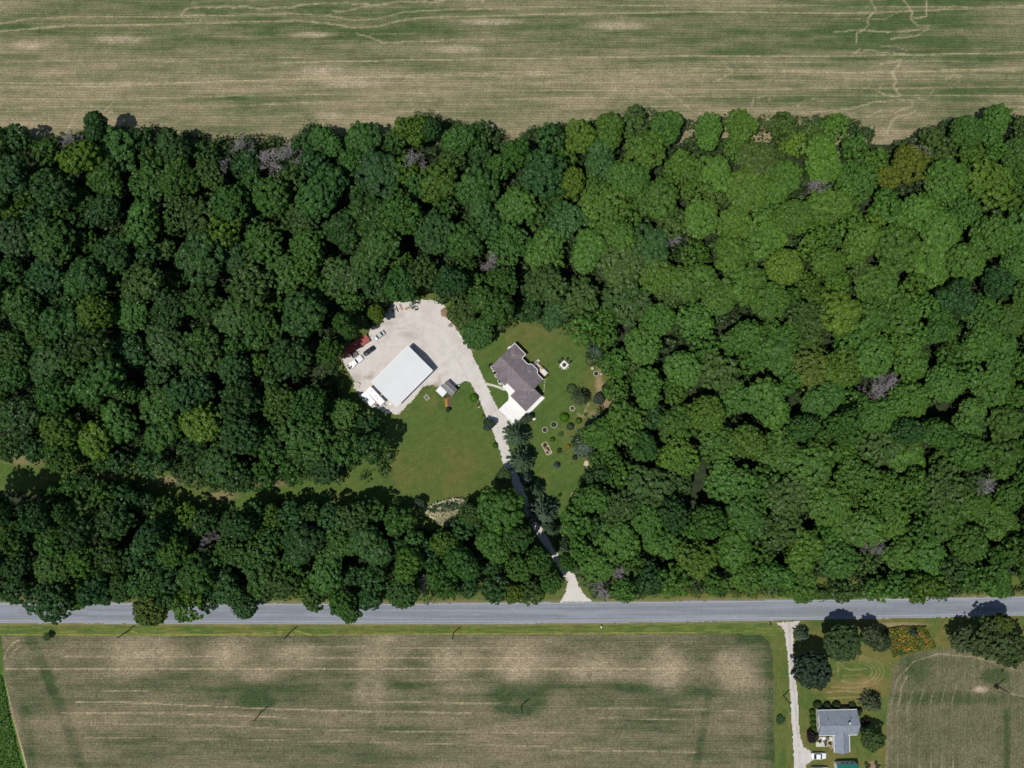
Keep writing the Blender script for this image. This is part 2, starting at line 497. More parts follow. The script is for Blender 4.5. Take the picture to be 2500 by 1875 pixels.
def col_north(x, y):
    g = 0.57 + 0.75*(fbm(x/300.0, y/70.0, 1)-0.5) + 1.0*(fbm(x/130.0, y/16.0, 2)-0.5)
    g += 0.55*(fbm(x/160.0, (y+0.013*x)/2.6, 4)-0.5)
    g += 0.28*np.exp(-((y-85)/55.0)**2)*np.exp(-((x-500)/600.0)**2)
    g += 0.28*ell(x, y, 2230, 90, 260, 120, .8)
    g -= 0.22*sm(225, 300, y)
    g -= 0.25*np.exp(-((y+0.012*x-210)/26.0)**2)*(0.4+0.6*vn(x/60.0, y/3.0, 8))
    g = np.clip(g, 0, 1)
    c = np.array(GRN)[None]*g[:, None] + np.array(TAN)[None]*(1-g)[:, None]
    for cx, cy, rx, ry in ((290,97,60,9),(1190,53,70,7),(1500,63,60,10),(760,85,45,6),(70,110,40,10),(780,172,50,10),(860,205,70,9),(800,283,30,8),(1110,120,60,9)):
        c = mixc(c, PALE, ell(x, y, cx, cy, rx, ry, .7)*(.35+.6*vn(x/5, y/3, 31)))
    c = tracks(c, x, y, [(p,w_*.85,s_*.75) for p,w_,s_ in NT], A(190,174,138), .5)
    c = tracks(c, x, y, [(p,w_*.72,s_*.72) for p,w_,s_ in WIG], A(192,176,146), 4.0)
    return c*(0.80+0.40*fbm(x/4.0, y/3.0, 12, 3))[:, None]

sheet('field_north', [(-90,-130),(2590,-130),(2590,352),(-90,352)], 3.0, 0.0, col_north, M['field_n'], rag=0.5)

ST = [
 ([(-20,1632),(400,1633),(900,1633),(1500,1632),(1700,1634)], 1.6, .7),
 ([(150,1603),(500,1604),(1000,1606),(1300,1606)], 1.3, .5),
 ([(185,1713),(350,1716),(420,1720),(700,1732),(900,1737),(1150,1741)], 1.7, .7),
 ([(150,1740),(400,1742),(560,1746),(700,1752)], 1.4, .6),
 ([(280,1768),(500,1770),(700,1780),(1000,1786),(1400,1790)], 1.4, .5),
 ([(920,1713),(1100,1716),(1220,1718)], 1.6, .6),
 ([(1420,1728),(1600,1730),(1800,1735)], 1.3, .45),
 ([(1460,1753),(1700,1758)], 1.3, .5),
 ([(970,1582),(1300,1583),(1700,1584)], 1.2, .4),
 ([(250,1688),(360,1687)], 2.0, .5),
 ([(980,1662),(1150,1660)], 1.5, .5),
 ([(1350,1832),(1700,1836)], 2.0, .5),
 ([(200,1800),(500,1804),(900,1812),(1300,1822),(1500,1828)], 1.2, .45),
 ([(10,1610),(14,1592),(26,1575),(46,1562)], 1.6, .6),
 ([(28,1602),(36,1588),(52,1576)], 1.6, .6),
 ([(750,1578),(900,1580)], 1.4, .5)]
BLOB = [(360,1595,70,42,.75),(300,1610,50,40,.5),(555,1590,48,34,.8),(545,1618,36,26,.5),(725,1598,52,24,.85),(630,1647,36,18,.5),(905,1612,36,66,.5),(955,1600,40,40,.35),
        (1095,1618,44,36,.9),(1150,1610,24,24,.4),(1275,1620,56,46,.85),(1245,1640,40,20,.6),(1445,1640,70,22,.85),(1460,1610,44,20,.4),(1630,1635,42,48,1.),(1560,1640,50,24,.5),
        (1800,1640,44,46,.8),(1770,1615,30,20,.5),(905,1690,42,28,.6),(940,1560,34,10,.7),(1130,1680,60,12,.5)]
def col_south(x, y):
    g = 0.50 + 0.8*(fbm(x/260.0, y/80.0, 21)-0.5) + 0.75*(fbm(x/90.0, y/22.0, 22)-0.5)
    g += 0.5*(fbm(x/110.0, (y-0.006*x)/2.6, 24)-0.5)
    g += 0.3*np.exp(-((y-(1672+0.012*(x-400)+8*np.sin(x/260.0)))/11.0)**2)*sm(300,420,x)
    for pts, wd, st in (([(75,1565),(105,1620),(130,1680),(160,1760),(200,1880)], 15, .26), ([(60,1740),(75,1880)], 18, .2), ([(110,1640),(128,1690)],14,.2),([(1700,1870),(1730,1700)],10,.25)):
        g += st*(1-sm(wd*.5, wd*1.3, dpoly(x, y, pts)))
    nz = fbm(x/12.0,y/12.0,29)
    g += (0.55*ell(x, y, 1265, 1712, 72, 42, .35) + 0.42*ell(x, y, 625, 1712, 46, 26, .35) + 0.35*ell(x,y,650,1765,40,12,.4))*(.5+nz)
    g += 0.5*ell(x, y, 1900, 1700, 40, 220, .7)*sm(1830, 1885, x) + 0.5*ell(x, y, 1845, 1553, 50, 22, .5)
    g -= 0.3*np.exp(-((x-(10+0.19*(y-1640)))/16.0)**2)*sm(1600, 1640, y)
    g = np.clip(g, 0, 1)
    c = np.array(A(68, 83, 51))[None]*g[:, None] + np.array(A(143, 130, 105))[None]*(1-g)[:, None]
    for cx, cy, rx, ry, st in BLOB:
        c = mixc(c, A(184,165,139), ell(x, y, cx, cy, rx, ry, .75)*st*.85*(.55+.45*vn(x/12.0, y/2.6, 33))*(.5+.5*fbm(x/20.0, y/14.0, 35)*1.6).clip(0,1))
    c = tracks(c, x, y, ST, A(194,174,142), .5)
    vr = sm(1770, 1800, x)*sm(1600, 1680, y)
    c = c*(1+0.22*vr*(vn(x/2.8, y/60.0, 71)-.5))[:, None]
    return c*(0.76+0.48*fbm(x/4.0, y/3.4, 14, 3))[:, None]
sheet('field_south', [(-90,1540),(1925,1540),(1925,1990),(-90,1990)], 3.0, 0.0, col_south, M['field_s'], rag=0.5)

def col_east(x, y):
    g = 0.46 + 0.8*(fbm(x/150.0, y/150.0, 41)-0.5) + 0.5*(fbm(x/3.0, y/90.0, 42)-0.5) + 0.4*(fbm(x/30, y/30, 43)-.5)
    g += 0.6*ell(x,y,2428,1650,36,18,.4) + .35*ell(x,y,2300,1705,200,14,.5) + .5*np.exp(-((x-2458)/9.0)**2)*sm(1715,1740,y) + .25*ell(x,y,2230,1625,40,30,.6)
    g = np.clip(g, 0, 1)
    c = np.array(A(74, 86, 54))[None]*g[:, None] + np.array(A(136, 125, 99))[None]*(1-g)[:, None]
    c = mixc(c, PALE, ell(x,y,2395,1683,16,7,.5)*.8)
    for k in range(7):
        xx = 2165+k*27
        c = tracks(c, x, y, [([(xx,1990),(xx-2,1730-k*3),(xx+10,1700-k*6)], 1.3, .35)], PALE)
    c = tracks(c, x, y, [([(2175,1720),(2190,1660),(2230,1615),(2290,1596),(2380,1605),(2440,1620),(2520,1650)],2,.4),([(2195,1720),(2200,1680),(2215,1650)],2,.5),([(2455,1690),(2520,1705)],2,.6)], PALE)
    return c*(0.74+0.52*fbm(x/3.4, y/4.0, 15, 3))[:, None]
sheet('field_east', [(2120,1540),(2590,1540),(2590,1990),(2120,1990)], 3.0, 0.0, col_east, M['field_e'], rag=0.5)

# --- grass sheets
LG1 = A(85, 107, 51); LG2 = A(106, 109, 58); LG3 = A(70, 98, 47)
def lawn_base(x, y, s=50, br=0.0):
    g = fbm(x/70.0, y/70.0, s)
    h = fbm(x/22.0, y/22.0, s+3)
    c = np.tile(np.array(LG1), (len(x), 1))
    c = mixc(c, LG2, np.clip(sm(.48, .72, g)*.6 + br, 0, 1))
    c = mixc(c, LG3, sm(.55, .75, h)*.55)
    return c*(0.85+0.3*fbm(x/4.0, y/4.0, s+9, 3))[:, None]

def col_lawn(x, y):
    c = lawn_base(x, y)
    c = mixc(c, A(116,104,58), .5*ell(x,y,1110,1130,120,80,.8)*fbm(x/40,y/40,61)*1.4)
    c = c*(1+.05*np.sin((x*.55+y*.83)/3.1)*sm(.35,.6,fbm(x/60,y/60,66)))[:,None]
    c = mixc(c, A(116,110,64), (.4*ell(x,y,1340,800,120,40,.7)+.6*ell(x,y,1455,975,40,70,.6)).clip(0,1)*(.4+.8*fbm(x/25,y/25,62)))
    # bare ground by the wood, dirt on the track
    for cx,cy,rx,ry,st in ((1473,897,12,16,.9),(1463,938,9,20,.9),(1482,985,16,10,.8),(1452,1010,14,8,.6),(1440,1040,12,10,.5),(645,1180,50,9,.7),(545,1210,30,10,.6),(420,1172,40,10,.6),(240,1160,50,12,.5),(60,1122,50,12,.5),(1145,848,16,12,.5)):
        c = mixc(c, A(168,142,116), (ell(x,y,cx,cy,rx,ry,.6)*st*(.5+.7*fbm(x/7,y/7,63))).clip(0,1))
    c = mixc(c, A(104,90,84), ell(x,y,650,1178,42,7,.6)*.7)
    c = mixc(c, A(176,164,130), (ell(x,y,1437,995,5,50,.7)*.0+ (1-sm(2,6,dpoly(x,y,[(1436,985),(1430,1003),(1422,1020),(1412,1010)])))*.6*vn(x/3,y/3,64)).clip(0,1))
    return c
sheet('lawn', [(1050,690),(1250,740),(1420,770),(1520,860),(1530,1010),(1480,1110),(1470,1210),(1430,1330),(1420,1400),(1330,1400),(1240,1290),(1170,1240),(1090,1300),(980,1280),(900,1270),(560,1275),(300,1225),(-80,1190),(-80,1090),(300,1125),(560,1165),(860,1140),(900,1080),(850,990),(800,900),(800,860),(940,740)], 3.0, 0.03, col_lawn, M['grass'], rag=3)

def road_top(x): return np.interp(x, [-300,0,500,900,1250,1600,2050,2500,2800], [1471,1471.5,1472,1473.5,1471,1468,1463,1456,1450])
def road_bot(x): return np.interp(x, [-300,0,500,900,1250,1600,2050,2500,2800], [1521,1521.5,1523,1524,1523,1519,1512,1503,1496])

def col_verge(x, y):
    c = lawn_base(x, y, 70, .12)
    d = y-road_bot(x)
    c = mixc(c, A(140,126,92), (1-sm(1, 9, d))*.6)
    c = mixc(c, A(168,160,82), (sm(.5,.62,vn(x/30,y/1.6,77)))*.22*(1-sm(1548,1556,y)))
    c = mixc(c, A(176,164,90), tracks(np.zeros((len(x),3)), x, y, [([(0,1549),(270,1550),(320,1549),(700,1551),(900,1549),(1250,1547),(1700,1545)],1.4,.7),([(430,1551),(620,1548),(690,1542)],1.4,.7),([(320,1541),(334,1545)],1.6,.7),([(722,1541),(760,1550)],1.6,.7)], (1,1,1))[:,0])
    return c
vx = np.linspace(-90, 1930, 60)
vbot = [1552]*60
sheet('verge_south', [(x, float(road_bot(x))-3) for x in vx] + [(1925,1990),(1893,1990),(1890,1800),(1888,1660),(1886,1600),(1878,1566),(1858,1551),(1800,1548),(1250,1549),(900,1551),(300,1552),(-90,1552)], 2.5, 0.03, col_verge, M['grass'], rag=.8)

def col_verge_n(x, y):
    c = lawn_base(x, y, 80, .45)
    c = mixc(c, A(150,134,106), (1-sm(1, 10, road_top(x)-y))*.55)
    c = mixc(c, A(120,118,56), sm(1420,1440,y)*.2*sm(1500,1600,x))
    return c
vx2 = np.linspace(-90, 2590, 70)
sheet('verge_north', [(x, float(road_top(x))+3) for x in vx2] + [(2590,1405),(-90,1415)], 3.0, 0.03, col_verge_n, M['grass'], rag=1)

def col_nb(x, y):
    c = lawn_base(x, y, 90, .35)
    c = mixc(c, A(128,112,66), .5*sm(.4,.6,fbm(x/40,y/40,95)))
    sw = []
    for k in range(4):
        r = 34+9*k
        sw.append(([(2100+r*math.cos(t)*1.05-6, 1640+r*math.sin(t)*.62) for t in np.linspace(-1.5, 1.4, 14)], 1.5, .36))
    sw += [([(2048,1615),(2060,1630),(2080,1636),(2115,1632)],1.5,.6),([(2044,1612),(2047,1640),(2045,1652)],1.4,.5),([(2055,1662),(2075,1668),(2110,1668),(2135,1655)],1.6,.6),([(2020,1690),(2060,1687),(2100,1690)],1.8,.5),([(2030,1676),(2080,1680),(2120,1674)],1.6,.5),([(2060,1650),(2100,1647)],1.4,.4),([(2020,1704),(2100,1702)],1.6,.4)]
    c = tracks(c, x, y, sw, A(190,172,128), .6)
    c = mixc(c, A(150,126,86), ell(x,y,2100,1672,50,16,.6)*.5)
    c = mixc(c, A(170,150,120), ell(x,y,2200,1526,60,6,.6)*.6)
    return c
sheet('lawn_neighbour', [(1925,1515),(2100,1506),(2590,1498),(2590,1575),(2480,1580),(2380,1580),(2300,1584),(2240,1592),(2200,1606),(2180,1630),(2172,1680),(2164,1760),(2160,1990),(1915,1990),(1925,1700)], 2.5, 0.034, col_nb, M['grass'], rag=1.2)

def col_strip(x, y):
    c = lawn_base(x, y, 100, 0)
    c = mixc(c, A(70,128,38), .75*sm(.35,.6,fbm(x/30,y/60,101))*sm(1620,1700,y))
    c = mixc(c, A(40,66,34), .6*sm(.5,.7,fbm(x/14,y/30,102)))
    return mixc(c, A(186,166,134), (1-sm(1.5,4,np.abs(x-np.interp(y,[1560,1650,1745,1875,1990],[2,12,32,66,98]))))*sm(1590,1760,y))
sheet('grass_strip', [(-90,1548),(2,1552),(12,1650),(32,1745),(68,1875),(104,1990),(-90,1990)], 2.5, 0.034, col_strip, M['grass'], rag=.8)

# --- gravel
GV = A(217, 211, 205)
def col_gravel(x, y):
    c = np.tile(np.array(GV), (len(x), 1))
    c = mixc(c, A(196,188,180), sm(.5,.75,fbm(x/45,y/45,111))*.5)
    c = mixc(c, A(226,218,208), sm(.5,.7,fbm(x/20,y/14,112))*.4)
    for cx,cy,rx,ry,st in ((899,921,12,5,.55),(908,912,8,7,.3),(1005,820,18,9,.3),(985,815,14,6,.25),(1066,942,10,9,.6),(1073,925,5,9,.35),(1078,915,6,4,.3),(940,790,18,5,.3),(975,770,12,9,.25),(870,925,14,16,.3)):
        c = mixc(c, A(142,122,112), (ell(x,y,cx,cy,rx,ry,.7)*st*(.5+.8*fbm(x/5,y/5,113))).clip(0,1))
    c = mixc(c, A(186,176,164), (sm(.52,.72,fbm(x/11,y/11,117))*.35*sm(.4,.6,fbm(x/60,y/60,118))).clip(0,1))
    for pts in ([(1150,945),(1120,880),(1060,810),(1010,790),(950,810)],[(1163,935),(1140,880),(1085,800),(1020,772),(940,800)],[(1190,985),(1225,1060),(1240,1130),(1262,1180)],[(1203,985),(1234,1060),(1249,1130)]):
        c = tracks(c, x, y, [(pts, 3.0, .22)], A(190,182,172), 2.0)
    # tyre arcs
    for k in range(5):
        c = tracks(c, x, y, [([(960+k*6,800),(985+k*7,808-k*2),(1005+k*7,822),(1012+k*8,835)],1.4,.22)], A(170,160,150))
    c = mixc(c, A(146,140,104), .5*sm(.62,.8,fbm(x/7,y/7,115)) * (1-sm(2, 9, dpoly(x, y, YARD, True))))
    return c*(.96+.08*fbm(x/3,y/3,114,2))[:, None]
YARD = [(1030,732),(1060,733),(1085,745),(1105,790),(1125,820),(1140,836),(1150,856),(1158,878),(1168,896),(1186,935.5),(1202,970),(1217,999),(1258.5,1039),(1243,1060),(1240,1080),(1244,1098),(1251,1118),(1259,1145),(1269,1168),(1278,1190),(1288,1220),(1300,1252),(1323,1289),(1347,1331),(1372,1370),(1390,1396),(1402,1402),(1410,1421),(1422,1446),(1449,1472),(1368,1472),(1380,1446),(1387,1422),(1375,1402),(1355,1372),(1330,1334),(1308,1302),(1288,1268),(1272,1230),(1260,1200),(1250,1176),(1240,1160),(1232,1145),(1222,1105),(1217,1090),(1210,1072),(1202,1050),(1190,1023),(1182,1005),(1170,975),(1160,955),(1149,935),(1138,929),(1131,931),(1124,937),(1100,945),(1070,946),(1056,939),(1040,942.5),(1032,947),(1002,983),(979,1004),(973,1012),(940,1006),(890,985),(868,950),(864,930),(850,905),(836,884),(832,868),(866,846),(898,824),(905,800),(940,766),(965,734),(1000,734)]
sheet('gravel_drive', YARD, 2.2, 0.06, col_gravel, M['gravel'], rag=1.6, ragsc=5)
NBD = [(1896,1520),(1954,1515),(1944,1528),(1936,1550),(1937,1600),(1946,1690),(1952,1790),(1960,1822),(1985,1836),(1990,1852),(1968,1866),(1970,1990),(1940,1990),(1938,1850),(1932,1750),(1929,1700),(1926,1640),(1922,1590),(1916,1545),(1908,1530)]
def col_nbd(x, y):
    c = col_gravel(x, y)*.93
    c = mixc(c, A(150,142,128), (1-sm(1.5,4,np.abs(x-np.interp(y,[1540,1600,1700,1850,1990],[1927,1930,1940,1952,1956]))))*.55*vn(x/3,y/9,121))
    return c
sheet('gravel_drive_neighbour', NBD, 2.2, 0.06, col_nbd, M['gravel'], rag=1.2, ragsc=5)

# --- road
def col_road(x, y):
    t = (y-road_top(x))/(road_bot(x)-road_top(x))
    c = np.tile(np.array(A(138, 143, 150)), (len(x), 1))
    b = np.exp(-((t-.30)/.07)**2)+np.exp(-((t-.62)/.08)**2)+.6*np.exp(-((t-.45)/.05)**2)
    c = mixc(c, A(122,126,136), (b*.6*(.6+.6*fbm(x/90,y/3,131))).clip(0,1))
    c = mixc(c, A(172,172,172), ((1-sm(.0,.05,t))+sm(.95,1.0,t))*.6)
    c = mixc(c, A(160,165,176), .5*sm(.45,.7,fbm(x/160,y/5,133)))
    return c*(.93+.14*fbm(x/2.5,y/2.5,132,2))[:, None]
rx_ = np.linspace(-200, 2700, 90)
road = sheet('road', [(x, float(road_top(x))) for x in rx_] + [(x, float(road_bot(x))) for x in rx_[::-1]], 2.5, 0.09, col_road, M['asphalt'], rag=.8, ragsc=7)
M['line'] = mat_plain('worn_white_line', A(176,180,188), 0.8, nscale=1.2, namt=0.15)
for fn, off in ((road_bot, -6.5), (road_top, 3.0)):
    me = []
    xs_ = np.linspace(-195, 2695, 160)
    V = []
    for x in xs_:
        y = float(fn(x))+off
        V += [W(x, y-.55, 0), W(x, y+.55, 0)]
    V = np.array([(v.x, v.y, 0.096) for v in V])
    n = len(xs_)
    F = np.array([(2*i, 2*i+1, 2*i+3, 2*i+2) for i in range(n-1)])
    link('edge_line', mesh_np('edge_line', V, F), road, M['line'])

# --- concrete around the house
ap = [(1217.6,999.9),(1229,988),(1240.3,978),(1241.9,970.2),(1241.1,962.3),(1238,956),(1231.7,950.6),(1226,943),(1232,938),(1240,930),(1275,965),(1290,1000),(1284,1008),(1272,1022),(1258.4,1039)]
tag(MB().prism([tuple(W(*p))[:2] for p in ap], 0.0, 0.10).build('driveway_apron', M['concrete']), kind='structure')
wk = [(1184.5,933.5),(1205,938.5),(1222,943.5),(1234,950),(1231,954.5),(1218,948.5),(1203,943.5),(1188,940.5)]
tag(MB().prism([tuple(W(*p))[:2] for p in wk], 0.0, 0.09).build('garden_path', M['concrete_old']), kind='structure')

# ================================================================== VEGETATION MESHES
def unit(v): return v/np.maximum(np.linalg.norm(v, axis=-1, keepdims=True), 1e-9)

def leaf_mesh(name, P, Nn, S, tint, rng, aspect=1.35):
    """one diamond-ish quad per leaf spray"""
    n = len(P)
    r = unit(rng.normal(size=(n,3)))
    a = unit(np.cross(Nn, r)); b = np.cross(Nn, a)
    a = a*(S*0.5*aspect)[:, None]; b = b*(S*0.5)[:, None]
    bend = Nn*(S*0.16)[:, None]
    k1 = rng.uniform(-.35,.35,(n,1))
    V = np.stack([P-a-bend, P-b+a*k1, P+a-bend, P+b+a*k1], 1).reshape(-1, 3)
    F = np.arange(4*n).reshape(n, 4)
    me = mesh_np(name, V, F)
    at = me.attributes.new('tint', 'FLOAT', 'FACE')
    at.data.foreach_set('value', np.clip(tint, 0, 1).astype(np.float32))
    me.materials.append(M['foliage'])
    return me

def crown_points(rng, R, Hc, nc, nl, ls, zc, clump=(.09,.19), zmin=-.45, top=.25, spread=.1, nlobe=None):
    """leaf sprays on small clumps that cover an uneven group of domes"""
    nlobe = int(rng.integers(3,6)) if nlobe is None else nlobe
    LC = []; LR = []
    t0 = rng.uniform(0,6.28)
    for k in range(nlobe):
        rad = rng.uniform(.50,.68) if nlobe > 1 else .86
        off = (1.0-rad)*rng.uniform(.75,1.05) if nlobe > 1 else 0
        t = t0+2*PI*k/nlobe+rng.normal()*.3
        LC.append((off*math.cos(t), off*math.sin(t), rng.uniform(-.18,.28) if nlobe > 1 else 0)); LR.append(rad)
    LC = np.array(LC); LR = np.array(LR)
    per = (LR**2); per = per/per.sum()
    Cs=[];Ds=[];Rc=[];Ct=[]
    for k in range(nlobe):
        m = int(nc*per[k]*1.5)
        g = np.arange(m)+.5
        z = zmin+(1-zmin)*(g/m); th = g*2.39996+rng.uniform(0,6)
        rr = np.sqrt(np.maximum(0,1-z*z))
        D = unit(np.stack([rr*np.cos(th),rr*np.sin(th),z],1)+rng.normal(size=(m,3))*.2)
        C = LC[k]+D*LR[k]*(.86+rng.normal(size=(m,1))*spread)
        ins = np.zeros(m,bool)
        for q in range(nlobe):
            if q != k: ins |= np.linalg.norm(C-LC[q],axis=1) < LR[q]*.74
        C=C[~ins];D=D[~ins]
        Cs.append(C);Ds.append(D);Rc.append(rng.uniform(clump[0],clump[1],len(C)));Ct.append(rng.normal(size=len(C))*.15+rng.normal()*.07)
    C=np.concatenate(Cs)*np.array([R,R,Hc/2]);D=np.concatenate(Ds);rc=np.concatenate(Rc)*R;ct=np.concatenate(Ct)
    m=len(C)
    d = unit(rng.normal(size=(m,nl,3))); d = unit(d+D[:,None]*.75+np.array([0,0,top]))
    P = C[:,None]+d*(rc[:,None,None]*rng.uniform(.65,1.1,(m,nl,1)))*np.array([1,1,.9])
    Nn = unit(d+rng.normal(size=(m,nl,3))*.30)
    T = .45+ct[:,None]+rng.normal(size=(m,nl))*.13
    S = ls*rng.uniform(.6,1.4,(m,nl))
    ni = m*nl//8
    q = unit(rng.normal(size=(ni,3)))*rng.uniform(.2,.72,(ni,1))*np.array([R,R,Hc/2])
    P = np.concatenate([P.reshape(-1,3),q]); P[:,2]+=zc
    Nn = np.concatenate([Nn.reshape(-1,3),unit(rng.normal(size=(ni,3))+np.array([0,0,.6]))])
    T = np.concatenate([T.ravel(),np.full(ni,.4)]); S=np.concatenate([S.ravel(),np.full(ni,ls*1.3)])
    return P, Nn, S, T

BR, BH = 5.0, 17.0                     # reference broadleaf: radius, height
CROWNS = []
for k in range(16):
    g_ = np.random.default_rng(100+k)
    if k % 4 == 0: P,N_,S_,T_ = crown_points(g_, BR, 11.5, 250, 40, .36, 11.6, clump=(.06,.12), nlobe=1, spread=.07)
    elif k % 4 == 1: P,N_,S_,T_ = crown_points(g_, BR, 11.5, 220, 46, .36, 11.6, clump=(.07,.16), nlobe=2, spread=.12)
    elif k % 4 == 2: P,N_,S_,T_ = crown_points(g_, BR, 11.5, 175, 58, .37, 11.6, clump=(.09,.19))
    else: P,N_,S_,T_ = crown_points(g_, BR, 11.5, 260, 38, .34, 11.6, clump=(.06,.13), spread=.14)
    CROWNS.append(leaf_mesh('crown', P, N_, S_, T_, g_))
FEATHER = []                            # looser, finer crowns
for k in range(5):
    g_ = np.random.default_rng(200+k)
    P,N_,S_,T_ = crown_points(g_, BR, 11.0, 210, 24, .36, 11.4, clump=(.06,.12), spread=.2, top=.1)
    FEATHER.append(leaf_mesh('crown', P, N_, S_, T_, g_, 2.2))
LOWPTS = []                             # lighter crowns for the small trees of the mass
for k in range(8):
    g_ = np.random.default_rng(250+k)
    LOWPTS.append(crown_points(g_, BR, 11.5, 70, 17, .66, 11.6, clump=(.12,.2)))
LOWC = []                               # bush-like crowns down to the ground, radius 1, height 1.5
for k in range(6):
    g_ = np.random.default_rng(300+k)
    P,N_,S_,T_ = crown_points(g_, 1.0, 1.7, 60, 40, .125, .72, clump=(.13,.22), zmin=-.75)
    LOWC.append(leaf_mesh('foliage', P, N_, S_, T_, g_))
BALL = []                               # tightly clipped ball, radius 1, height 1
for k in range(4):
    g_ = np.random.default_rng(400+k)
    n = 2600
    d = unit(g_.normal(size=(n,3))); d[:,2]=np.abs(d[:,2])
    d = unit(d)
    P = d*np.array([1,1,.95])*g_.uniform(.9,1.02,(n,1)); P[:,2]=P[:,2]*1.0
    T_ = .45+.3*(vn(P[:,0]*4+9,P[:,1]*4+9,k)-.5)+g_.normal(size=n)*.14
    BALL.append(leaf_mesh('foliage', P, unit(d+g_.normal(size=(n,3))*.35), np.full(n,.10)*g_.uniform(.7,1.4,n), T_, g_))
CONE = []                               # conifers, radius 1, height 2.2 (scaled)
def conifer(seed, droop=.25, nwh=17):
    g_ = np.random.default_rng(seed)
    Ps=[];Ns=[];Ss=[];Ts=[];A_=[]
    for i in range(nwh):
        zt = i/(nwh-1)
        z = .10+2.05*zt
        L = (1-zt)**.85*1.0+.05
        nb = int(13-6*zt)
        off = g_.uniform(0,6)
        for b in range(nb):
            th = off+2*PI*b/nb+g_.normal()*.13
            Lb = L*g_.uniform(.72,1.08)
            dirv = np.array([math.cos(th),math.sin(th),0]); side=np.array([-math.sin(th),math.cos(th),0])
            m = max(4,int(Lb*13))
            t = np.linspace(.18,1,m)
            for sgn in (-1,0,1):
                p = dirv*(t*Lb)[:,None]+side*(sgn*.10*Lb*(1.1-t))[:,None]+np.array([0,0,1])*(z+.16*Lb*t-droop*Lb*t*t)[:,None]+g_.normal(size=(m,3))*.02
                Ps.append(p);Ns.append(unit(np.array([0,0,1])+dirv*.25+side*sgn*.5+g_.normal(size=(m,3))*.28))
                Ss.append(np.full(m,.12*(.55+.6*Lb)));Ts.append(.4+.25*t+g_.normal(size=m)*.13+g_.normal()*.08)
                ax = unit(dirv+side*sgn*.7+g_.normal(size=(m,3))*.15); A_.append(ax)
    P=np.concatenate(Ps);Nn=np.concatenate(Ns);S=np.concatenate(Ss);T=np.concatenate(Ts);ax=np.concatenate(A_)
    ax = unit(ax-Nn*np.sum(ax*Nn,1,keepdims=True)); bx=np.cross(Nn,ax)
    a=ax*(S*.85)[:,None]; b=bx*(S*.30)[:,None]
    V=np.stack([P-a,P-b,P+a,P+b],1).reshape(-1,3)
    me=mesh_np('crown',V,np.arange(len(V)).reshape(-1,4))
    at=me.attributes.new('tint','FLOAT','FACE'); at.data.foreach_set('value',np.clip(T,0,1).astype(np.float32))
    me.materials.append(M['foliage'])
    return me
for k in range(5): CONE.append(conifer(500+k, droop=.2+.08*(k%3)))
def mk_trunk(seed, h=11.5, r=.30, limbs=6):
    r_ = random.Random(seed); m = MB()
    m.tube((0,0,-.3),(0,0,.5),r*1.5,r*1.05,9).tube((0,0,.5),(r_.uniform(-.2,.2),r_.uniform(-.2,.2),h),r*1.05,r*.35,9)
    for i in range(limbs):
        t = 2*PI*i/limbs+r_.uniform(-.3,.3); z0=h*(.42+.5*i/limbs)
        m.tube((0,0,z0),(2.6*math.cos(t),2.6*math.sin(t),z0+2.2),r*.45,r*.12,6)
    return m.mesh('trunk')
TRUNKS=[mk_trunk(i) for i in range(3)]
for t_ in TRUNKS: t_.materials.append(M['bark'])
CTRUNK = MB().tube((0,0,-.05),(0,0,2.1),.045,.008,8).mesh('trunk'); CTRUNK.materials.append(M['bark'])
STEM = MB().tube((0,0,-.05),(0,0,.6),.05,.03,6).tube((0,0,.2),(.2,.1,.7),.03,.012,5).tube((0,0,.25),(-.18,.12,.75),.03,.012,5).mesh('stem'); STEM.materials.append(M['bark'])
def mk_dead(seed):
    r_ = random.Random(seed); m = MB()
    def grow(p, d, L, r, lv):
        q = p+d*L
        m.tube(p, q, r, r*.6, 4 if lv < 2 else 5)
        if lv == 0: return
        for _ in range(3):
            nd = (d+Vector((r_.gauss(0,1),r_.gauss(0,1),r_.gauss(0,.5)+.2))*.55).normalized()
            grow(p+d*L*r_.uniform(.45,1), nd, L*r_.uniform(.6,.85), max(.028,r*.55), lv-1)
    m.tube((0,0,-.3),(0,0,7),.24,.15,7)
    for i in range(7):
        t = i*1.05+r_.uniform(-.3,.3)
        grow(Vector((0,0,3.5+i*.9)), Vector((math.cos(t),math.sin(t),.8)).normalized(), 1.9, .095, 4)
    grow(Vector((0,0,7)), Vector((0,0,1)), 2.2, .15, 4)
    return m.mesh('branches')
DEADS=[mk_dead(40+i) for i in range(3)]
for t_ in DEADS: t_.materials.append(M['dead'])

def child(name, me, root, color=None, scale=None, rz=0, loc=(0,0,0)):
    o = bpy.data.objects.new(name, me); COL.objects.link(o); o.parent = root
    o.location = loc; o.rotation_euler=(0,0,rz)
    if scale: o.scale = scale
    if color: o.color = (color[0],color[1],color[2],1)
    return o

def jit(c, r_, a=.12):
    f = 1+r_.uniform(-a,a); g = r_.uniform(-a*.6,a*.6)
    return (max(.004,c[0]*f*(1+g)), max(.004,c[1]*f), max(.004,c[2]*f*(1-g)))

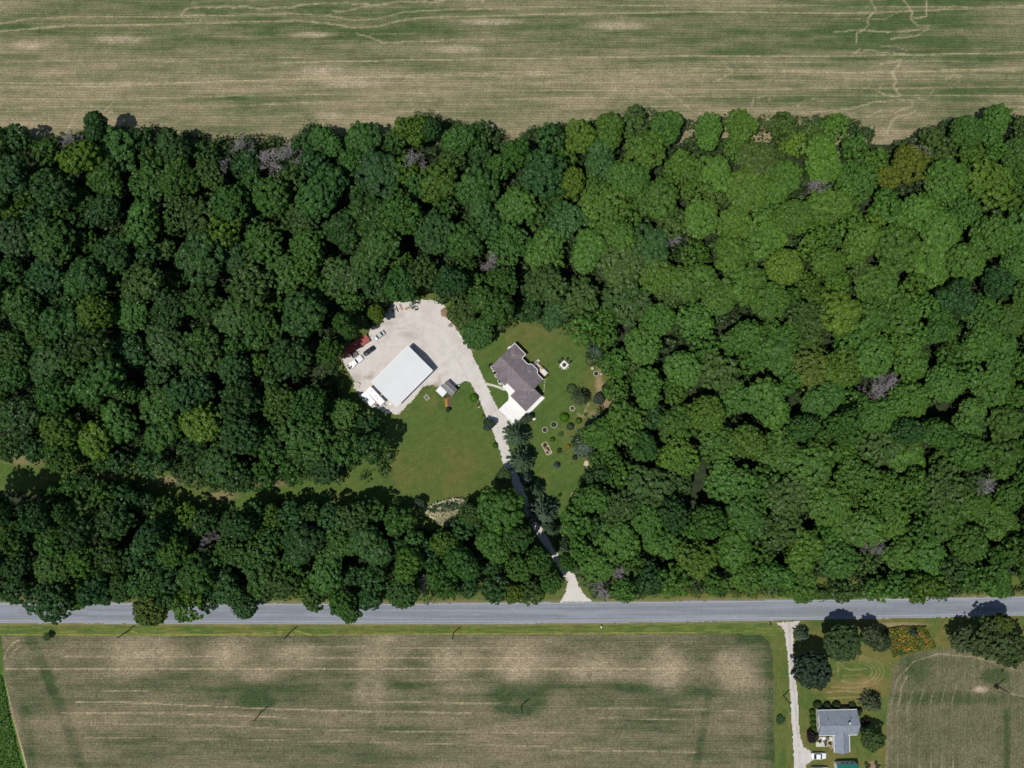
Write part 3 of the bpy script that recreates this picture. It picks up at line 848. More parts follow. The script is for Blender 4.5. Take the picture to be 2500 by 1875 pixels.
def broadleaf(px, py, r, h, col, label, group=None, meshes=None, name='broadleaf_tree', seed=None, zf=.66):
    """px,py: where the crown shows in the photograph; r: crown radius in photo pixels"""
    zc = h*zf
    p = W(px, py, zc); rm = r*MPP*(CAMH-zc)/CAMH
    r_ = random.Random(seed if seed is not None else int(px*31+py*17))
    root = thing(name, label, 'tree', (p.x, p.y, 0), 0, group)
    s = rm/BR; sz = h/BH
    mesh = r_.choice(meshes or CROWNS)
    child('crown', mesh, root, col, (s*r_.uniform(.93,1.07), s*r_.uniform(.93,1.07), sz), r_.uniform(0,6.28))
    child('trunk', r_.choice(TRUNKS), root, None, (s, s, sz), r_.uniform(0,6.28))
    return root

def conifer_tree(px, py, r, h, col, label, group=None, name='spruce_tree', zf=.4):
    zc = h*zf
    p = W(px, py, zc); rm = r*MPP*(CAMH-zc)/CAMH
    r_ = random.Random(int(px*13+py*7))
    root = thing(name, label, 'tree', (p.x, p.y, 0), 0, group)
    rz = r_.uniform(0,6.28)
    child('crown', r_.choice(CONE), root, col, (rm, rm, h/2.2), rz)
    child('trunk', CTRUNK, root, None, (rm, rm, h/2.2), rz)
    return root

def shrub(px, py, r, h, col, label, group=None, mesh=None, name='shrub', cat='shrub', ry=None):
    p = W(px, py, h*.4); rm = r*MPP
    r_ = random.Random(int(px*13+py*7))
    root = thing(name, label, cat, (p.x, p.y, 0), 0, group)
    me = mesh if mesh is not None else r_.choice(LOWC)
    k = h/(1.5 if me in LOWC else 1.0)
    child('foliage', me, root, col, (rm, (ry or r)*MPP, k), r_.uniform(0,6.28) if ry is None else 0)
    child('stem', STEM, root, None, (rm, rm, h*.9))
    return root

def dead_tree(px, py, h, label, group='bare dead trees standing in the wood', s=1.0):
    p = W(px, py, h*.75)
    r_ = random.Random(int(px*3+py))
    root = thing('dead_tree', label, 'tree', (p.x,p.y,0), 0, group)
    child('branches', r_.choice(DEADS), root, None, (s,s,h/13.5), r_.uniform(0,6))
    child('trunk', r_.choice(TRUNKS), root, None, (.8*s,.8*s,h/17.0*.8), 0)
    return root

# ================================================================== THE WOOD
TOPE = [(-60,312),(0,311),(68,328),(113,339),(186,328),(226,305),(271,302),(310,318),(330,322),(373,316),(430,328),(486,328),(565,340),(633,335),(723,339),(757,305),(791,304),(825,328),(893,316),(943,330),(983,294),(1017,270),(1085,288),(1130,312),(1186,305),(1243,340),(1300,318),(1412,306),(1458,297),(1503,288),(1582,270),(1627,277),(1695,300),(1774,283),(1865,288),(1989,282),(2079,292),(2128,300),(2112,366),(2140,372),(2215,330),(2271,316),(2328,294),(2430,282),(2560,276)]
BOTE = [(2560,1450),(2373,1437),(2260,1458),(2215,1446),(2079,1458),(1921,1452),(1830,1437),(1763,1448),(1640,1440),(1503,1460),(1440,1456),(1415,1400),(1392,1350),(1378,1316)]
CLR = [(1387,1262),(1390,1246),(1403,1230),(1408,1217),(1419,1190),(1427,1163),(1446,1141),(1450,1126),(1432,1112),(1403,1108),(1401,1081),(1410,1058),(1434,1047),(1447,1022),(1461,1011),(1475,991),(1490,972),(1468,952),(1468,917),(1481,899),(1457,881),(1432,861),(1432,841),(1403,832),(1383,814),(1372,798),(1343,798),(1322,780),(1305,782),(1240,797),(1222,805),(1211,829),(1188,847),(1150,842),(1135,830),(1112,790),(1098,768),(1085,745),(1072,742),(1064,700),(1045,700),(1040,742),(1018,748),(990,724),(955,722),(936,772),(925,785),(900,800),(885,805),(862,822),(835,845),(818,870),(822,905),(828,930),(838,960),(852,995),(890,1015),(915,1030),(930,1060),(950,1085),(962,1110),(955,1150),(930,1160),(880,1165),(830,1170),(745,1172),(640,1188),(560,1200),(500,1190),(440,1175),(400,1160),(330,1150),(270,1145),(220,1160),(130,1130),(50,1115),(-60,1110)]
R1 = TOPE+BOTE+CLR
R2 = [(-60,1228),(0,1224),(60,1240),(110,1205),(150,1175),(215,1152),(260,1182),(330,1188),(400,1218),(470,1238),(560,1252),(600,1228),(700,1224),(770,1226),(830,1238),(900,1226),(940,1232),(985,1238),(1012,1262),(1030,1300),(1084,1289),(1119,1254),(1149,1207),(1198,1199),(1240,1199),(1275,1217),(1295,1244),(1290,1280),(1342,1363),(1385,1406),(1372,1440),(1333,1456),(1243,1472),(1141,1450),(1085,1445),(1040,1470),(983,1488),(938,1458),(904,1481),(847,1510),(780,1480),(678,1458),(633,1497),(565,1486),(497,1492),(407,1509),(316,1503),(271,1458),(203,1469),(180,1497),(110,1497),(68,1469),(-60,1469)]
GAPS = [(1700,1195,34,60),(540,690,45,30),(300,720,35,40),(780,890,30,70),(2290,1000,70,16),(1950,985,50,16),(1620,1050,12,60),(1720,1215,50,16),(2150,640,40,20),(2310,645,30,25),(2440,620,40,20),(1080,630,25,30),(500,820,26,20),(940,1340,26,50),(760,1300,22,30),(320,1300,30,40),(1760,1370,20,14)]

D1 = (.047,.119,.026); D2 = (.054,.132,.025); D3 = (.067,.154,.027); D4=(.088,.168,.022); D5=(.062,.122,.032); D6=(.039,.101,.030)
SPEC = [ # px, py, r, h, colour, kind
 (1008,318,40,17,D4,'bright yellow-green broadleaf tree at the top field edge, tallest in its row'),
 (1052,318,30,15,D6,'dark green tree leaning on the bright tree at the top field edge'),
 (1392,445,40,17,(.105,.17,.02),'tall yellow-green landmark tree in the wood above the house'),
 (2215,400,44,17,(.12,.155,.020),'golden green broadleaf tree in the wood near the top right field edge'),
 (2170,432,30,15,(.13,.16,.020),'smaller golden tree beside the golden green tree at the top right'),
 (922,766,26,11,(.095,.16,.018),'yellow-green young tree at the gravel yard edge by the parked trailer'),
 (872,785,24,11,(.07,.125,.025),'young green tree at the gravel yard corner left of the yellow-green tree'),
 (2020,640,46,16,(.085,.165,.024),'light green broadleaf tree in the middle of the right-hand wood'),
 (1725,1010,52,17,(.080,.160,.022),'pale green wide broadleaf tree right of the fire pit lawn'),
 (1830,1075,50,16,(.078,.152,.022),'olive green wide tree below the pale green one in the right-hand wood'),
 (1980,895,50,13,(.098,.142,.024),'orange-tinged low tree in the right-hand wood'),
 (235,313,36,16,D6,'dark rounded tree jutting into the top field at left'),
 (1090,1325,40,16,(.075,.15,.022),'yellow-green tree beside the pale reed bed'),
 (1255,1448,26,10,(.095,.155,.02),'small yellow-green tree overhanging the road verge left of the drive mouth'),
 (1221,1240,61,19,(.056,.140,.022),'big bright green maple at the lower end of the lawn'),
 (1150,1255,34,14,(.055,.11,.03),'green tree between the reed bed and the big bright maple'),
 (120,1470,52,16,D6,'dark round tree overhanging the road at far left'),
 (370,1490,46,14,(.08,.13,.022),'lighter green tree overhanging the road with ragged edge'),
 (985,1445,46,16,D1,'rounded tree overhanging the road left of the drive mouth'),
 (845,1480,42,15,D2,'broad tree reaching furthest over the road'),
 (590,1478,40,13,D6,'small dark tree overhanging the road between the two lighter ones'),
 (846,798,35,20,D1,'deep green tree whose shade falls on the red trailer'),
 (806,862,35,17,D2,'green tree left of the red trailer end'),
 (-75,1238,46,26,D6,'tall dark tree cut by the left frame edge in the road strip'),
 (-5,1244,46,26,D6,'tall dark tree at the far left above the road strip'),
 (92,1262,40,22,D6,'tall dark tree second from the left in the road strip'),
 (160,1255,34,19,D1,'tall green tree third from the left in the road strip'),
 (1262,1308,38,18,D1,'tall deep green tree shading the drive below the big maple'),
 (1315,1368,40,17,D2,'tall green tree shading the drive near the road'),
 (1268,1385,40,17,D3,'fresh green tall tree between the drive and the roadside trees'),
 (1345,1418,32,13,D2,'green tree at the left side of the drive mouth'),
 (2290,1062,46,20,D2,'tall green tree below the dark gap at far right'),
 (2210,1052,40,19,D6,'tall dark tree left of the tall green one at far right'),
 (2060,1042,44,20,D2,'tall green tree under the dark gap below the orange-tinged tree'),
 (1960,1040,40,19,D1,'tall deep green tree under the dark gap below the orange-tinged tree'),
 (1730,1272,46,20,D2,'tall green tree below the dark gap in the lower right wood'),
 (1645,1255,42,19,D6,'tall dark tree below the dark gap right of the lower lawn'),
 (1570,1090,40,18,D1,'tall deep green tree left of the narrow dark gap by the lawn'),
 (2330,725,46,20,D6,'tall dark tree below the weedy gap at far right'),
 (2430,690,44,20,D6,'tall dark tree right of the weedy gap at far right'),
 (1385,1372,24,11,D2,'green tree leaning over the right side of the lower drive'),
 (2110,270,0,0,None,None)]
placed = []
for px,py,r,h,c,l in SPEC:
    if not l: continue
    broadleaf(px,py,r,h,jit(c,rnd,.03),l)
    placed.append((px,py,r*.92))
DEADL = [(652,388,13,1.1,'pale grey bare dead tree in the upper left wood'),(706,372,12,.9,'bare dead tree right of the pale grey one in the upper left wood'),(547,402,11,.75,'small bare dead tree in the upper left wood'),(590,352,11,.8,'bare dead tree near the top field edge at left'),
   (1012,385,12,.8,'bare dead tree beside the bright tree at the top field edge'),(1195,640,13,.8,'bare dead tree in the wood above the house'),(2235,372,12,.8,'bare dead tree by the golden green tree at top right'),(1995,455,12,.7,'bare twiggy dead tree in the upper right wood'),
   (1645,585,12,.6,'thin dead tree at a dark gap right of the house'),(2175,930,14,1.0,'large bare dead tree at a gap in the right-hand wood'),(2140,960,13,.9,'bare dead tree lower left of the large bare one'),(2408,1185,13,.9,'bare dead tree in the far right wood'),
   (1470,1440,8,.9,'bare grey tree at the right side of the drive mouth'),(1505,1400,9,.8,'bare bent tree behind the drive mouth'),(510,1318,10,.7,'bare dead tree in the strip by the road'),(1035,1430,8,.7,'bare grey bush on the road verge'),(170,340,9,.8,'bare dead tree at the top left field edge'),(2130,1335,10,.9,'reddish bare tree near the road on the right')]
for px,py,h,s,l in DEADL: placed.append((px,py,21*s))
TREEPTS = []
rs = random.Random(11)
def fill(region, n, edge, rlo, rhi, sep):
    xs = [p[0] for p in region]; ys = [p[1] for p in region]
    cx = np.array([rs.uniform(max(-30,min(xs)),min(2530,max(xs))) for _ in range(n)]); cy = np.array([rs.uniform(min(ys),max(ys)) for _ in range(n)])
    ins = inpoly(cx,cy,region); d = dpoly(cx,cy,region,True)
    for x,y,i,dd in zip(cx,cy,ins,d):
        if not i: continue
        r = rs.uniform(rlo,rhi)
        if edge:
            r = min(r, 40)
            if not (.55*r < dd < 1.05*r): continue
        elif dd < .8*r: continue
        if any(((x-gx)/gw)**2+((y-gy)/gh)**2 < 1.5 for gx,gy,gw,gh in GAPS): continue
        if any((x-a)**2+(y-b)**2 < (sep*(r+q))**2 for a,b,q in placed): continue
        placed.append((x,y,r)); TREEPTS.append((x,y,r))
fill(R1, 9000, True, 26, 42, .74); fill(R2, 5000, True, 26, 42, .74)
fill(R1, 9000, False, 42, 56, .78); fill(R2, 3000, False, 38, 50, .76)
fill(R1, 9000, False, 26, 38, .74); fill(R2, 4000, False, 24, 34, .72)

ANCH = [(60,380,'at the top left field corner'),(330,370,'along the top field far left'),(560,380,'left of the grey dead trees'),(760,390,'right of the grey dead trees'),(930,420,'left of the bright tree by the top field'),(1130,400,'right of the bright tree by the top field'),(1300,400,'left of the yellow-green landmark tree'),(1500,380,'right of the yellow-green landmark tree'),(1720,370,'along the top field right of centre'),(1950,370,'along the top field left of its notch'),(2200,480,'below the golden tree at top right'),(2420,380,'at the top right field corner'),
 (90,560,'near the left edge of the upper wood'),(330,560,'inside the upper left wood'),(560,560,'in the middle of the left wood'),(790,560,'up left of the gravel yard'),(960,600,'just above the gravel yard'),(1150,640,'between gravel yard and house lawn top'),(1330,640,'just above the house lawn'),(1560,560,'up right of the house'),(1780,560,'in the upper right wood'),(2010,560,'by the middle of the upper right wood'),(2250,700,'beside the weedy gap far right'),(2440,650,'near the right edge of the upper wood'),
 (80,780,'near the left edge of the middle wood'),(300,760,'inside the left wood'),(520,780,'well left of the gravel yard'),(720,800,'left of the red trailer'),(730,960,'left of the white camper'),(90,1010,'above the grass track at far left'),(320,1010,'above the grass track left part'),(560,1050,'above the grass track middle part'),(820,1090,'left of the lower lawn'),(1540,760,'right of the upper lawn'),(1560,920,'right of the fire pit'),(1760,780,'in the heart of the right wood'),(1980,800,'above the orange-tinged tree'),(2250,880,'above the two dead trees on the right'),(2440,880,'near the right edge of the middle wood'),
 (1540,1100,'right of the lower lawn'),(1720,1140,'below the pale green wide tree'),(1950,1060,'below the orange-tinged tree'),(2180,1080,'below the two dead trees on the right'),(2420,1080,'near the right edge of the lower wood'),
 (80,1330,'by the road at far left'),(270,1330,'by the road left of the ragged light tree'),(460,1340,'by the road right of the ragged light tree'),(680,1340,'by the road midway along the strip'),(880,1330,'by the road left of the reed bed'),(1080,1390,'by the road below the reed bed'),(1230,1360,'by the road left of the drive'),(1530,1340,'by the road right of the drive mouth'),(1720,1350,'by the road across from the field'),(1920,1350,'by the road across from the neighbour drive'),(2140,1350,'by the road across from the roadside trees'),(2400,1330,'by the road at far right')]
AN = np.array([(a[0],a[1]) for a in ANCH])
order = sorted(TREEPTS, key=lambda t:-t[2])
MAIN = order[:300-len(SPEC)]; REST = order[300-len(SPEC):]
def tree_kind(x, y, r):
    right = min(1,max(0,(x-900)/900))
    u = rs.random(); mset = CROWNS
    if u < .07+.06*right: c = jit(D5,rs,.12); mset = FEATHER; kind='olive feathery'
    elif u < .15+.09*right: c = jit(D4 if rs.random()<.4 else (.068,.150,.022),rs,.12); kind='yellow-green'
    elif u < .48-.25*right: c = jit(D6,rs,.15); kind='dark green'
    elif u < .75: c = jit(D2 if right < .5 else D3,rs,.15); kind='mid green'
    else: c = jit(D1,rs,.15) if right < .6 else jit(D3,rs,.15); kind='deep green' if right < .6 else 'fresh green'
    hot = math.exp(-(((x-1880)/480)**2+((y-480)/300)**2)); dk = max(0,min(1,(500-x)/500))*.10+max(0,min(1,(x-2250)/250))*.10  # backscatter hot spot put into the crown colour; far left and right darkened
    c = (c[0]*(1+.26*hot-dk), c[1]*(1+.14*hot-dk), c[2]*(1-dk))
    h = rs.uniform(9.5,15) if r < 36 else rs.uniform(12.5,21.5)
    if y < 350: h = rs.uniform(9,14)
    edge = float(dpoly(np.array([x]),np.array([y]),CLR)[0])
    if x > 1100 and y < 1350 and edge < 60: h = min(h, rs.uniform(8,12))
    if 780 < x < 960 and 900 < y < 1030: h = min(h, rs.uniform(8,11))
    if 830 < x < 975 and 1045 < y < 1180: h = rs.uniform(18,21)
    if x > 1400: h = rs.uniform(12.5,16) if r >= 36 else rs.uniform(10.5,13.5)
    if x > 2150 and y > 550: h = rs.uniform(10,18)
    return c, mset, kind, h
pend = {}
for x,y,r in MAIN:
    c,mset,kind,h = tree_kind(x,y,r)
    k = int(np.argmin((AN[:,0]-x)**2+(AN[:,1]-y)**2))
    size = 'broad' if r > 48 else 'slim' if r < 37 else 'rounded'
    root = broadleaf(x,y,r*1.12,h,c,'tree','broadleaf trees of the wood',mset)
    pend.setdefault((size,kind,k),[]).append((x,root))
USED = set()
for (size,kind,k),lst in pend.items():
    lst.sort(key=lambda t:t[0])
    base = size+' '+kind+' tree '+ANCH[k][2]
    n = len(lst)
    for i,(x,root) in enumerate(lst):
        if n == 1: e = ''
        elif n == 2: e = (', left one of two',', right one of two')[i]
        elif n == 3: e = (', leftmost of three',', middle one of three',', rightmost of three')[i]
        else: e = ', '+('leftmost','second from left','third from left','fourth from left','fifth from left','sixth from left')[min(i,5)]+' of its kind'
        lab = base+e
        if len(lab.replace(',','').split()) > 16: lab = kind+' tree '+ANCH[k][2]+e if n > 1 else kind+' tree '+ANCH[k][2]
        if len(lab.split()) > 16: lab = lab.replace(' one of',' of')
        if len(lab.split()) > 16: lab = lab.replace(' of its kind','')
        if lab in USED: lab = size+' '+lab
        USED.add(lab); root['label'] = lab
Vp=[];Vn=[];Vs=[];Vt=[];Vc=[]
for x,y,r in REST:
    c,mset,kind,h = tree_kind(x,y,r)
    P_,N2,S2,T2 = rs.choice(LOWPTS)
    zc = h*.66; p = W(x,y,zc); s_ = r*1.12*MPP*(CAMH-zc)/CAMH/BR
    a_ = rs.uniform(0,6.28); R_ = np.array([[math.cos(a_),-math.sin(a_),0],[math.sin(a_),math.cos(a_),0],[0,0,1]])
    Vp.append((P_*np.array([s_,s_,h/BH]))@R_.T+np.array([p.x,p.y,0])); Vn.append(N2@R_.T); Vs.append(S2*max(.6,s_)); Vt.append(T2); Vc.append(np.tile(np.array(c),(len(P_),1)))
print('TREES', len(MAIN), len(REST))
mm = bpy.data.materials.get('foliage').copy(); mm.name = 'foliage_mixed'
_n = mm.node_tree.nodes; _l = mm.node_tree.links
_oi = [q for q in _n if q.bl_idname == 'ShaderNodeObjectInfo'][0]
_ha = _n.new('ShaderNodeAttribute'); _ha.attribute_name = 'hue'
for lk in list(_oi.outputs['Color'].links):
    to = lk.to_socket; _l.remove(lk); _l.new(_ha.outputs['Color'], to)
gq = np.random.default_rng(9)
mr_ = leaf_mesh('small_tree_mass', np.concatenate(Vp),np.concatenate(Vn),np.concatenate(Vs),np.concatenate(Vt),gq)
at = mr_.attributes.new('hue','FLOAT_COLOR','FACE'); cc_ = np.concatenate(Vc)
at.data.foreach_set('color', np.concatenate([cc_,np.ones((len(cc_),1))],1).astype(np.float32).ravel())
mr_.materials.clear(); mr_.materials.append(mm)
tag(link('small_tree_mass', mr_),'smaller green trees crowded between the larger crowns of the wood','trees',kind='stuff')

for px,py,h,s,l in DEADL:
    dead_tree(px,py,h+3.5,l,None,s*1.1)

# undergrowth between the trunks
g_ = np.random.default_rng(77)
cand = g_.uniform([-40,300],[2540,1460],(8200,2))
keep = inpoly(cand[:,0],cand[:,1],R1)|inpoly(cand[:,0],cand[:,1],R2)
for gx,gy,gw,gh in [q for q in GAPS if q[0] > 1650]: keep &= ((cand[:,0]-gx)/gw)**2+((cand[:,1]-gy)/gh)**2 > 1.0
cand = cand[keep]
Ps=[];Ns=[];Ss=[];Ts=[]
for x,y in cand:
    h = g_.uniform(1.5,6.5); r = g_.uniform(1.2,2.6)
    p = W(x,y,h*.6)
    n = 40
    d = unit(g_.normal(size=(n,3))+np.array([0,0,.7]))
    Ps.append(np.array([p.x,p.y,h*.6])+d*np.array([r,r,h*.4])*g_.uniform(.6,1,(n,1)));Ns.append(unit(d+g_.normal(size=(n,3))*.4))
    Ss.append(g_.uniform(.45,.8,n));Ts.append(np.full(n,g_.uniform(.2,.8))+g_.normal(size=n)*.1)
ug = link('undergrowth', leaf_mesh('undergrowth', np.concatenate(Ps),np.concatenate(Ns),np.concatenate(Ss),np.concatenate(Ts),g_))
ug.color = (.045,.085,.03,1)
tag(ug,'low green saplings and brush filling the gaps under the trees','undergrowth',kind='stuff')

def tufts(name, poly, n, hh, ss, color, label, cat, seed, flat=.5, tintf=None, mesh_aspect=1.6):
    g_ = np.random.default_rng(seed)
    xs=[p[0] for p in poly]; ys=[p[1] for p in poly]
    c = g_.uniform([min(xs),min(ys)],[max(xs),max(ys)],(n,2)); c=c[inpoly(c[:,0],c[:,1],poly)]
    if 'blossom' in name: c=c[fbm(c[:,0]/12,c[:,1]/9,seed+40) > g_.uniform(.38,.62,len(c))]
    m=len(c)
    h = g_.uniform(hh[0],hh[1],m)*(.5+fbm(c[:,0]/6,c[:,1]/6,seed))
    P=np.stack([(c[:,0]-1250)*MPP,(937.5-c[:,1])*MPP,h],1)
    N_=unit(g_.normal(size=(m,3))*flat+np.array([0,0,1]))
    T_=.5+.9*(fbm(c[:,0]/7,c[:,1]/7,seed+1)-.5)+g_.normal(size=m)*.15
    o=link(name,leaf_mesh(name,P,N_,g_.uniform(ss[0],ss[1],m),T_,g_,mesh_aspect)); o.color=(*color,1)
    return tag(o,label,cat,kind='stuff')
def bushes(name, pts, rr, hh, color, label, cat, seed, n=90, ls=(.22,.42)):
    g_ = np.random.default_rng(seed); Ps=[];Ns=[];Ss=[];Ts=[]
    for x,y in pts:
        h = g_.uniform(*hh); r = g_.uniform(*rr); p = W(x,y,h*.5)
        d = unit(g_.normal(size=(n,3))+np.array([0,0,.5]))
        k = 1+.3*np.sin(3*np.arctan2(d[:,1],d[:,0])+g_.uniform(0,6))[:,None]
        Ps.append(np.array([p.x,p.y,h*.45])+d*np.array([r,r,h*.55])*k*g_.uniform(.7,1.05,(n,1)));Ns.append(unit(d+g_.normal(size=(n,3))*.4))
        Ss.append(g_.uniform(ls[0],ls[1],n));Ts.append(np.full(n,g_.uniform(.15,.85))+g_.normal(size=n)*.12)
    o=link(name,leaf_mesh(name,np.concatenate(Ps),np.concatenate(Ns),np.concatenate(Ss),np.concatenate(Ts),g_)); o.color=(*color,1)
    return tag(o,label,cat,kind='stuff')
ge = np.random.default_rng(801); EP=[]
for i in range(len(TOPE)-1):
    (xa,ya),(xb,yb)=TOPE[i],TOPE[i+1]; L_=math.hypot(xb-xa,yb-ya)
    for _ in range(int(L_/9)):
        t=ge.uniform(); EP.append((xa+(xb-xa)*t,ya+(yb-ya)*t+ge.uniform(2,26)))
bushes('edge_brush', EP, (.7,1.9), (1.2,3.6), (.058,.098,.032), 'olive brush along the top edge of the wood','brush', 811)
EP=[]
for x in np.arange(-20,2520,14):
    yb_ = 1446+ge.uniform(-14,6)
    if 1365 < x < 1450: continue
    EP.append((x+ge.uniform(-6,6), yb_))
bushes('roadside_brush', EP, (.6,1.6), (.8,2.6), (.062,.110,.028), 'green brush along the road edge of the wood','brush', 812)
tufts('roadside_weeds', [(1890,1432),(2040,1440),(2190,1440),(2190,1456),(2060,1462),(1980,1462),(1900,1455)], 7000, (.2,1.0), (.25,.5), (.07,.15,.022), 'bright green weeds on the verge under the right-hand wood','weeds', 802)
tufts('roadside_weeds', [(1660,1432),(1760,1436),(1860,1440),(1860,1450),(1760,1449),(1660,1446)], 2500, (.2,.7), (.2,.4), (.12,.14,.025), 'yellow-green weeds on the verge between the roadside trees','weeds', 803)
REED = [(1036,1240),(1070,1226),(1110,1216),(1136,1218),(1145,1232),(1125,1252),(1112,1275),(1095,1285),(1070,1276),(1050,1258),(1034,1246)]
tufts('dry_reeds', REED, 5200, (.3,1.5), (.25,.5), (.50,.48,.39), 'pale dry reeds in the hollow beside the lower lawn','reeds', 804, .9, None, 3.0)
tufts('green_reeds', [(1042,1240),(1070,1230),(1112,1222),(1140,1226),(1128,1240),(1090,1246),(1056,1248)], 2600, (.5,1.8), (.25,.5), (.05,.09,.045), 'dark green reeds in the hollow beside the lower lawn','reeds', 805, .8, None, 2.6)
tufts('marsh_gap_weeds', [(2300,620),(2370,618),(2345,660),(2305,700),(2285,690)], 2600, (.3,1.2), (.3,.5), (.22,.22,.10), 'pale yellow weeds in a gap of the far right wood','weeds', 806)
WF = [(2162,1535),(2200,1528),(2260,1528),(2272,1560),(2285,1578),(2240,1588),(2205,1598),(2180,1604),(2170,1570)]
tufts('wildflower_greens', WF, 9000, (.2,.8), (.2,.42), (.075,.12,.022), 'green stems of the wildflower patch by the road','wildflowers', 807)
M['petal_o']=mat_plain('orange_petals',(.48,.17,.03),.8); M['petal_y']=mat_plain('yellow_petals',(.45,.34,.03),.8)
for mt,sd,cc,n in (('petal_o',808,'orange',1100),('petal_y',809,'yellow',800)):
    o = tufts(cc+'_blossoms', WF, n, (.5,1.1), (.16,.30), (1,1,1), cc+' blossoms of the wildflower patch by the road','wildflowers', sd, .5)
    o.data.materials.clear(); o.data.materials.append(M[mt])
tufts('ditch_grass', [(-30,1640),(6,1650),(22,1740),(50,1860),(60,1880),(-30,1880)], 9000, (.1,.7), (.2,.45), (.07,.15,.025), 'lush green ditch grass at the lower left field corner','grass', 810)

# ================================================================== GARDEN AND YARD PLANTS
SPR=(.058,.104,.062); BLU=(.078,.122,.098)
CON=[(1263,1064,35,11,SPR,'tall spruce beside the drive just below the concrete apron'),
 (1275,1122,36,12,SPR,'second spruce down the drive from the concrete apron'),
 (1286,1168,20,7,BLU,'small blue-green spruce below the two tall spruces by the drive'),
 (1308,1194,25,9,SPR,'spruce at the lower lawn edge next to the small blue-green one'),
 (1328,1250,40,12,BLU,'widest blue-green spruce where the drive enters the trees'),
 (1347,1291,24,10,SPR,'spruce below the widest blue-green spruce at the lawn tongue'),
 (1381,1336,24,9,SPR,'dark spruce at the foot of the lawn tongue'),
 (1408,1378,28,9,(.045,.072,.036),'spruce just above the drive mouth by the road'),
 (1421,969,24,6.5,(.045,.070,.036),'round bushy pine on the lawn right of the house'),
 (1462,1040,30,9,BLU,'blue-green spruce at the right lawn edge, upper of the pair'),
 (1432,1086,38,10,(.075,.115,.09),'wide blue-green spruce at the right lawn edge, lower of the pair'),
 (1360,1136,9,2.6,(.06,.085,.095),'small blue spruce alone on the lower lawn'),
 (1457,858,26,9,BLU,'blue-green spruce at the upper right lawn edge'),
 (1450,1170,30,9,SPR,'spruce at the wood edge right of the lower lawn'),
 (1960,1549,21,6,(.065,.10,.075),'blue-green spruce at the corner of the neighbour drive and the road'),
 (2132,1718,29,8,(.085,.105,.06),'grey-green pine right of the grey roofed house, upper one'),
 (2232,1544,13,4.5,(.05,.085,.055),'small spruce standing in the wildflower patch')]
for a in CON: conifer_tree(*a)
for px,py,r,h,c,l in ((1982,1636,52,13,(.028,.052,.030),'big dark round tree beside the neighbour drive'),(2055,1568,49,12,(.045,.085,.028),'big green tree by the road above the mown lawn'),(2130,1556,33,9,(.060,.080,.036),'olive tree right of the big roadside tree'),(2152,1572,26,8,(.04,.075,.038),'dark green tree at the wildflower patch'),
   (2128,1802,30,8,(.055,.10,.025),'green round tree right of the grey roofed house, lower one'),(2415,1565,50,13,(.062,.10,.03),'big tree at the road bend, left half'),(2465,1585,48,13,(.055,.09,.028),'big tree at the right edge by the road'),(2350,1560,34,9,(.075,.115,.05),'feathery grey-green tree beside the wildflower patch'),(2440,1525,34,11,(.085,.12,.025),'yellow-tinged tree overhanging the road verge at right'),
   (1192,1037,15,4.2,(.034,.062,.040),'dark small tree at the left side of the drive'),(1228,1162,22,6,(.06,.105,.03),'small green tree at the drive edge before the shade'),(1287,1023,14,4,(.055,.085,.05),'grey-green small tree at the corner of the concrete apron'),(1024,1229,14,5,(.05,.09,.055),'small tree at the left end of the reed bed'),
   (115,1555,11,2.6,(.05,.10,.025),'lone bush on the road verge at far left'),(1462,976,15,3.2,(.05,.06,.048),'dusky shrub-like tree on the path right of the lawn')):
    f = l.startswith('feathery') or l.startswith('big tree')
    broadleaf(px,py,r,h,c,l,None,(FEATHER if f else CROWNS))
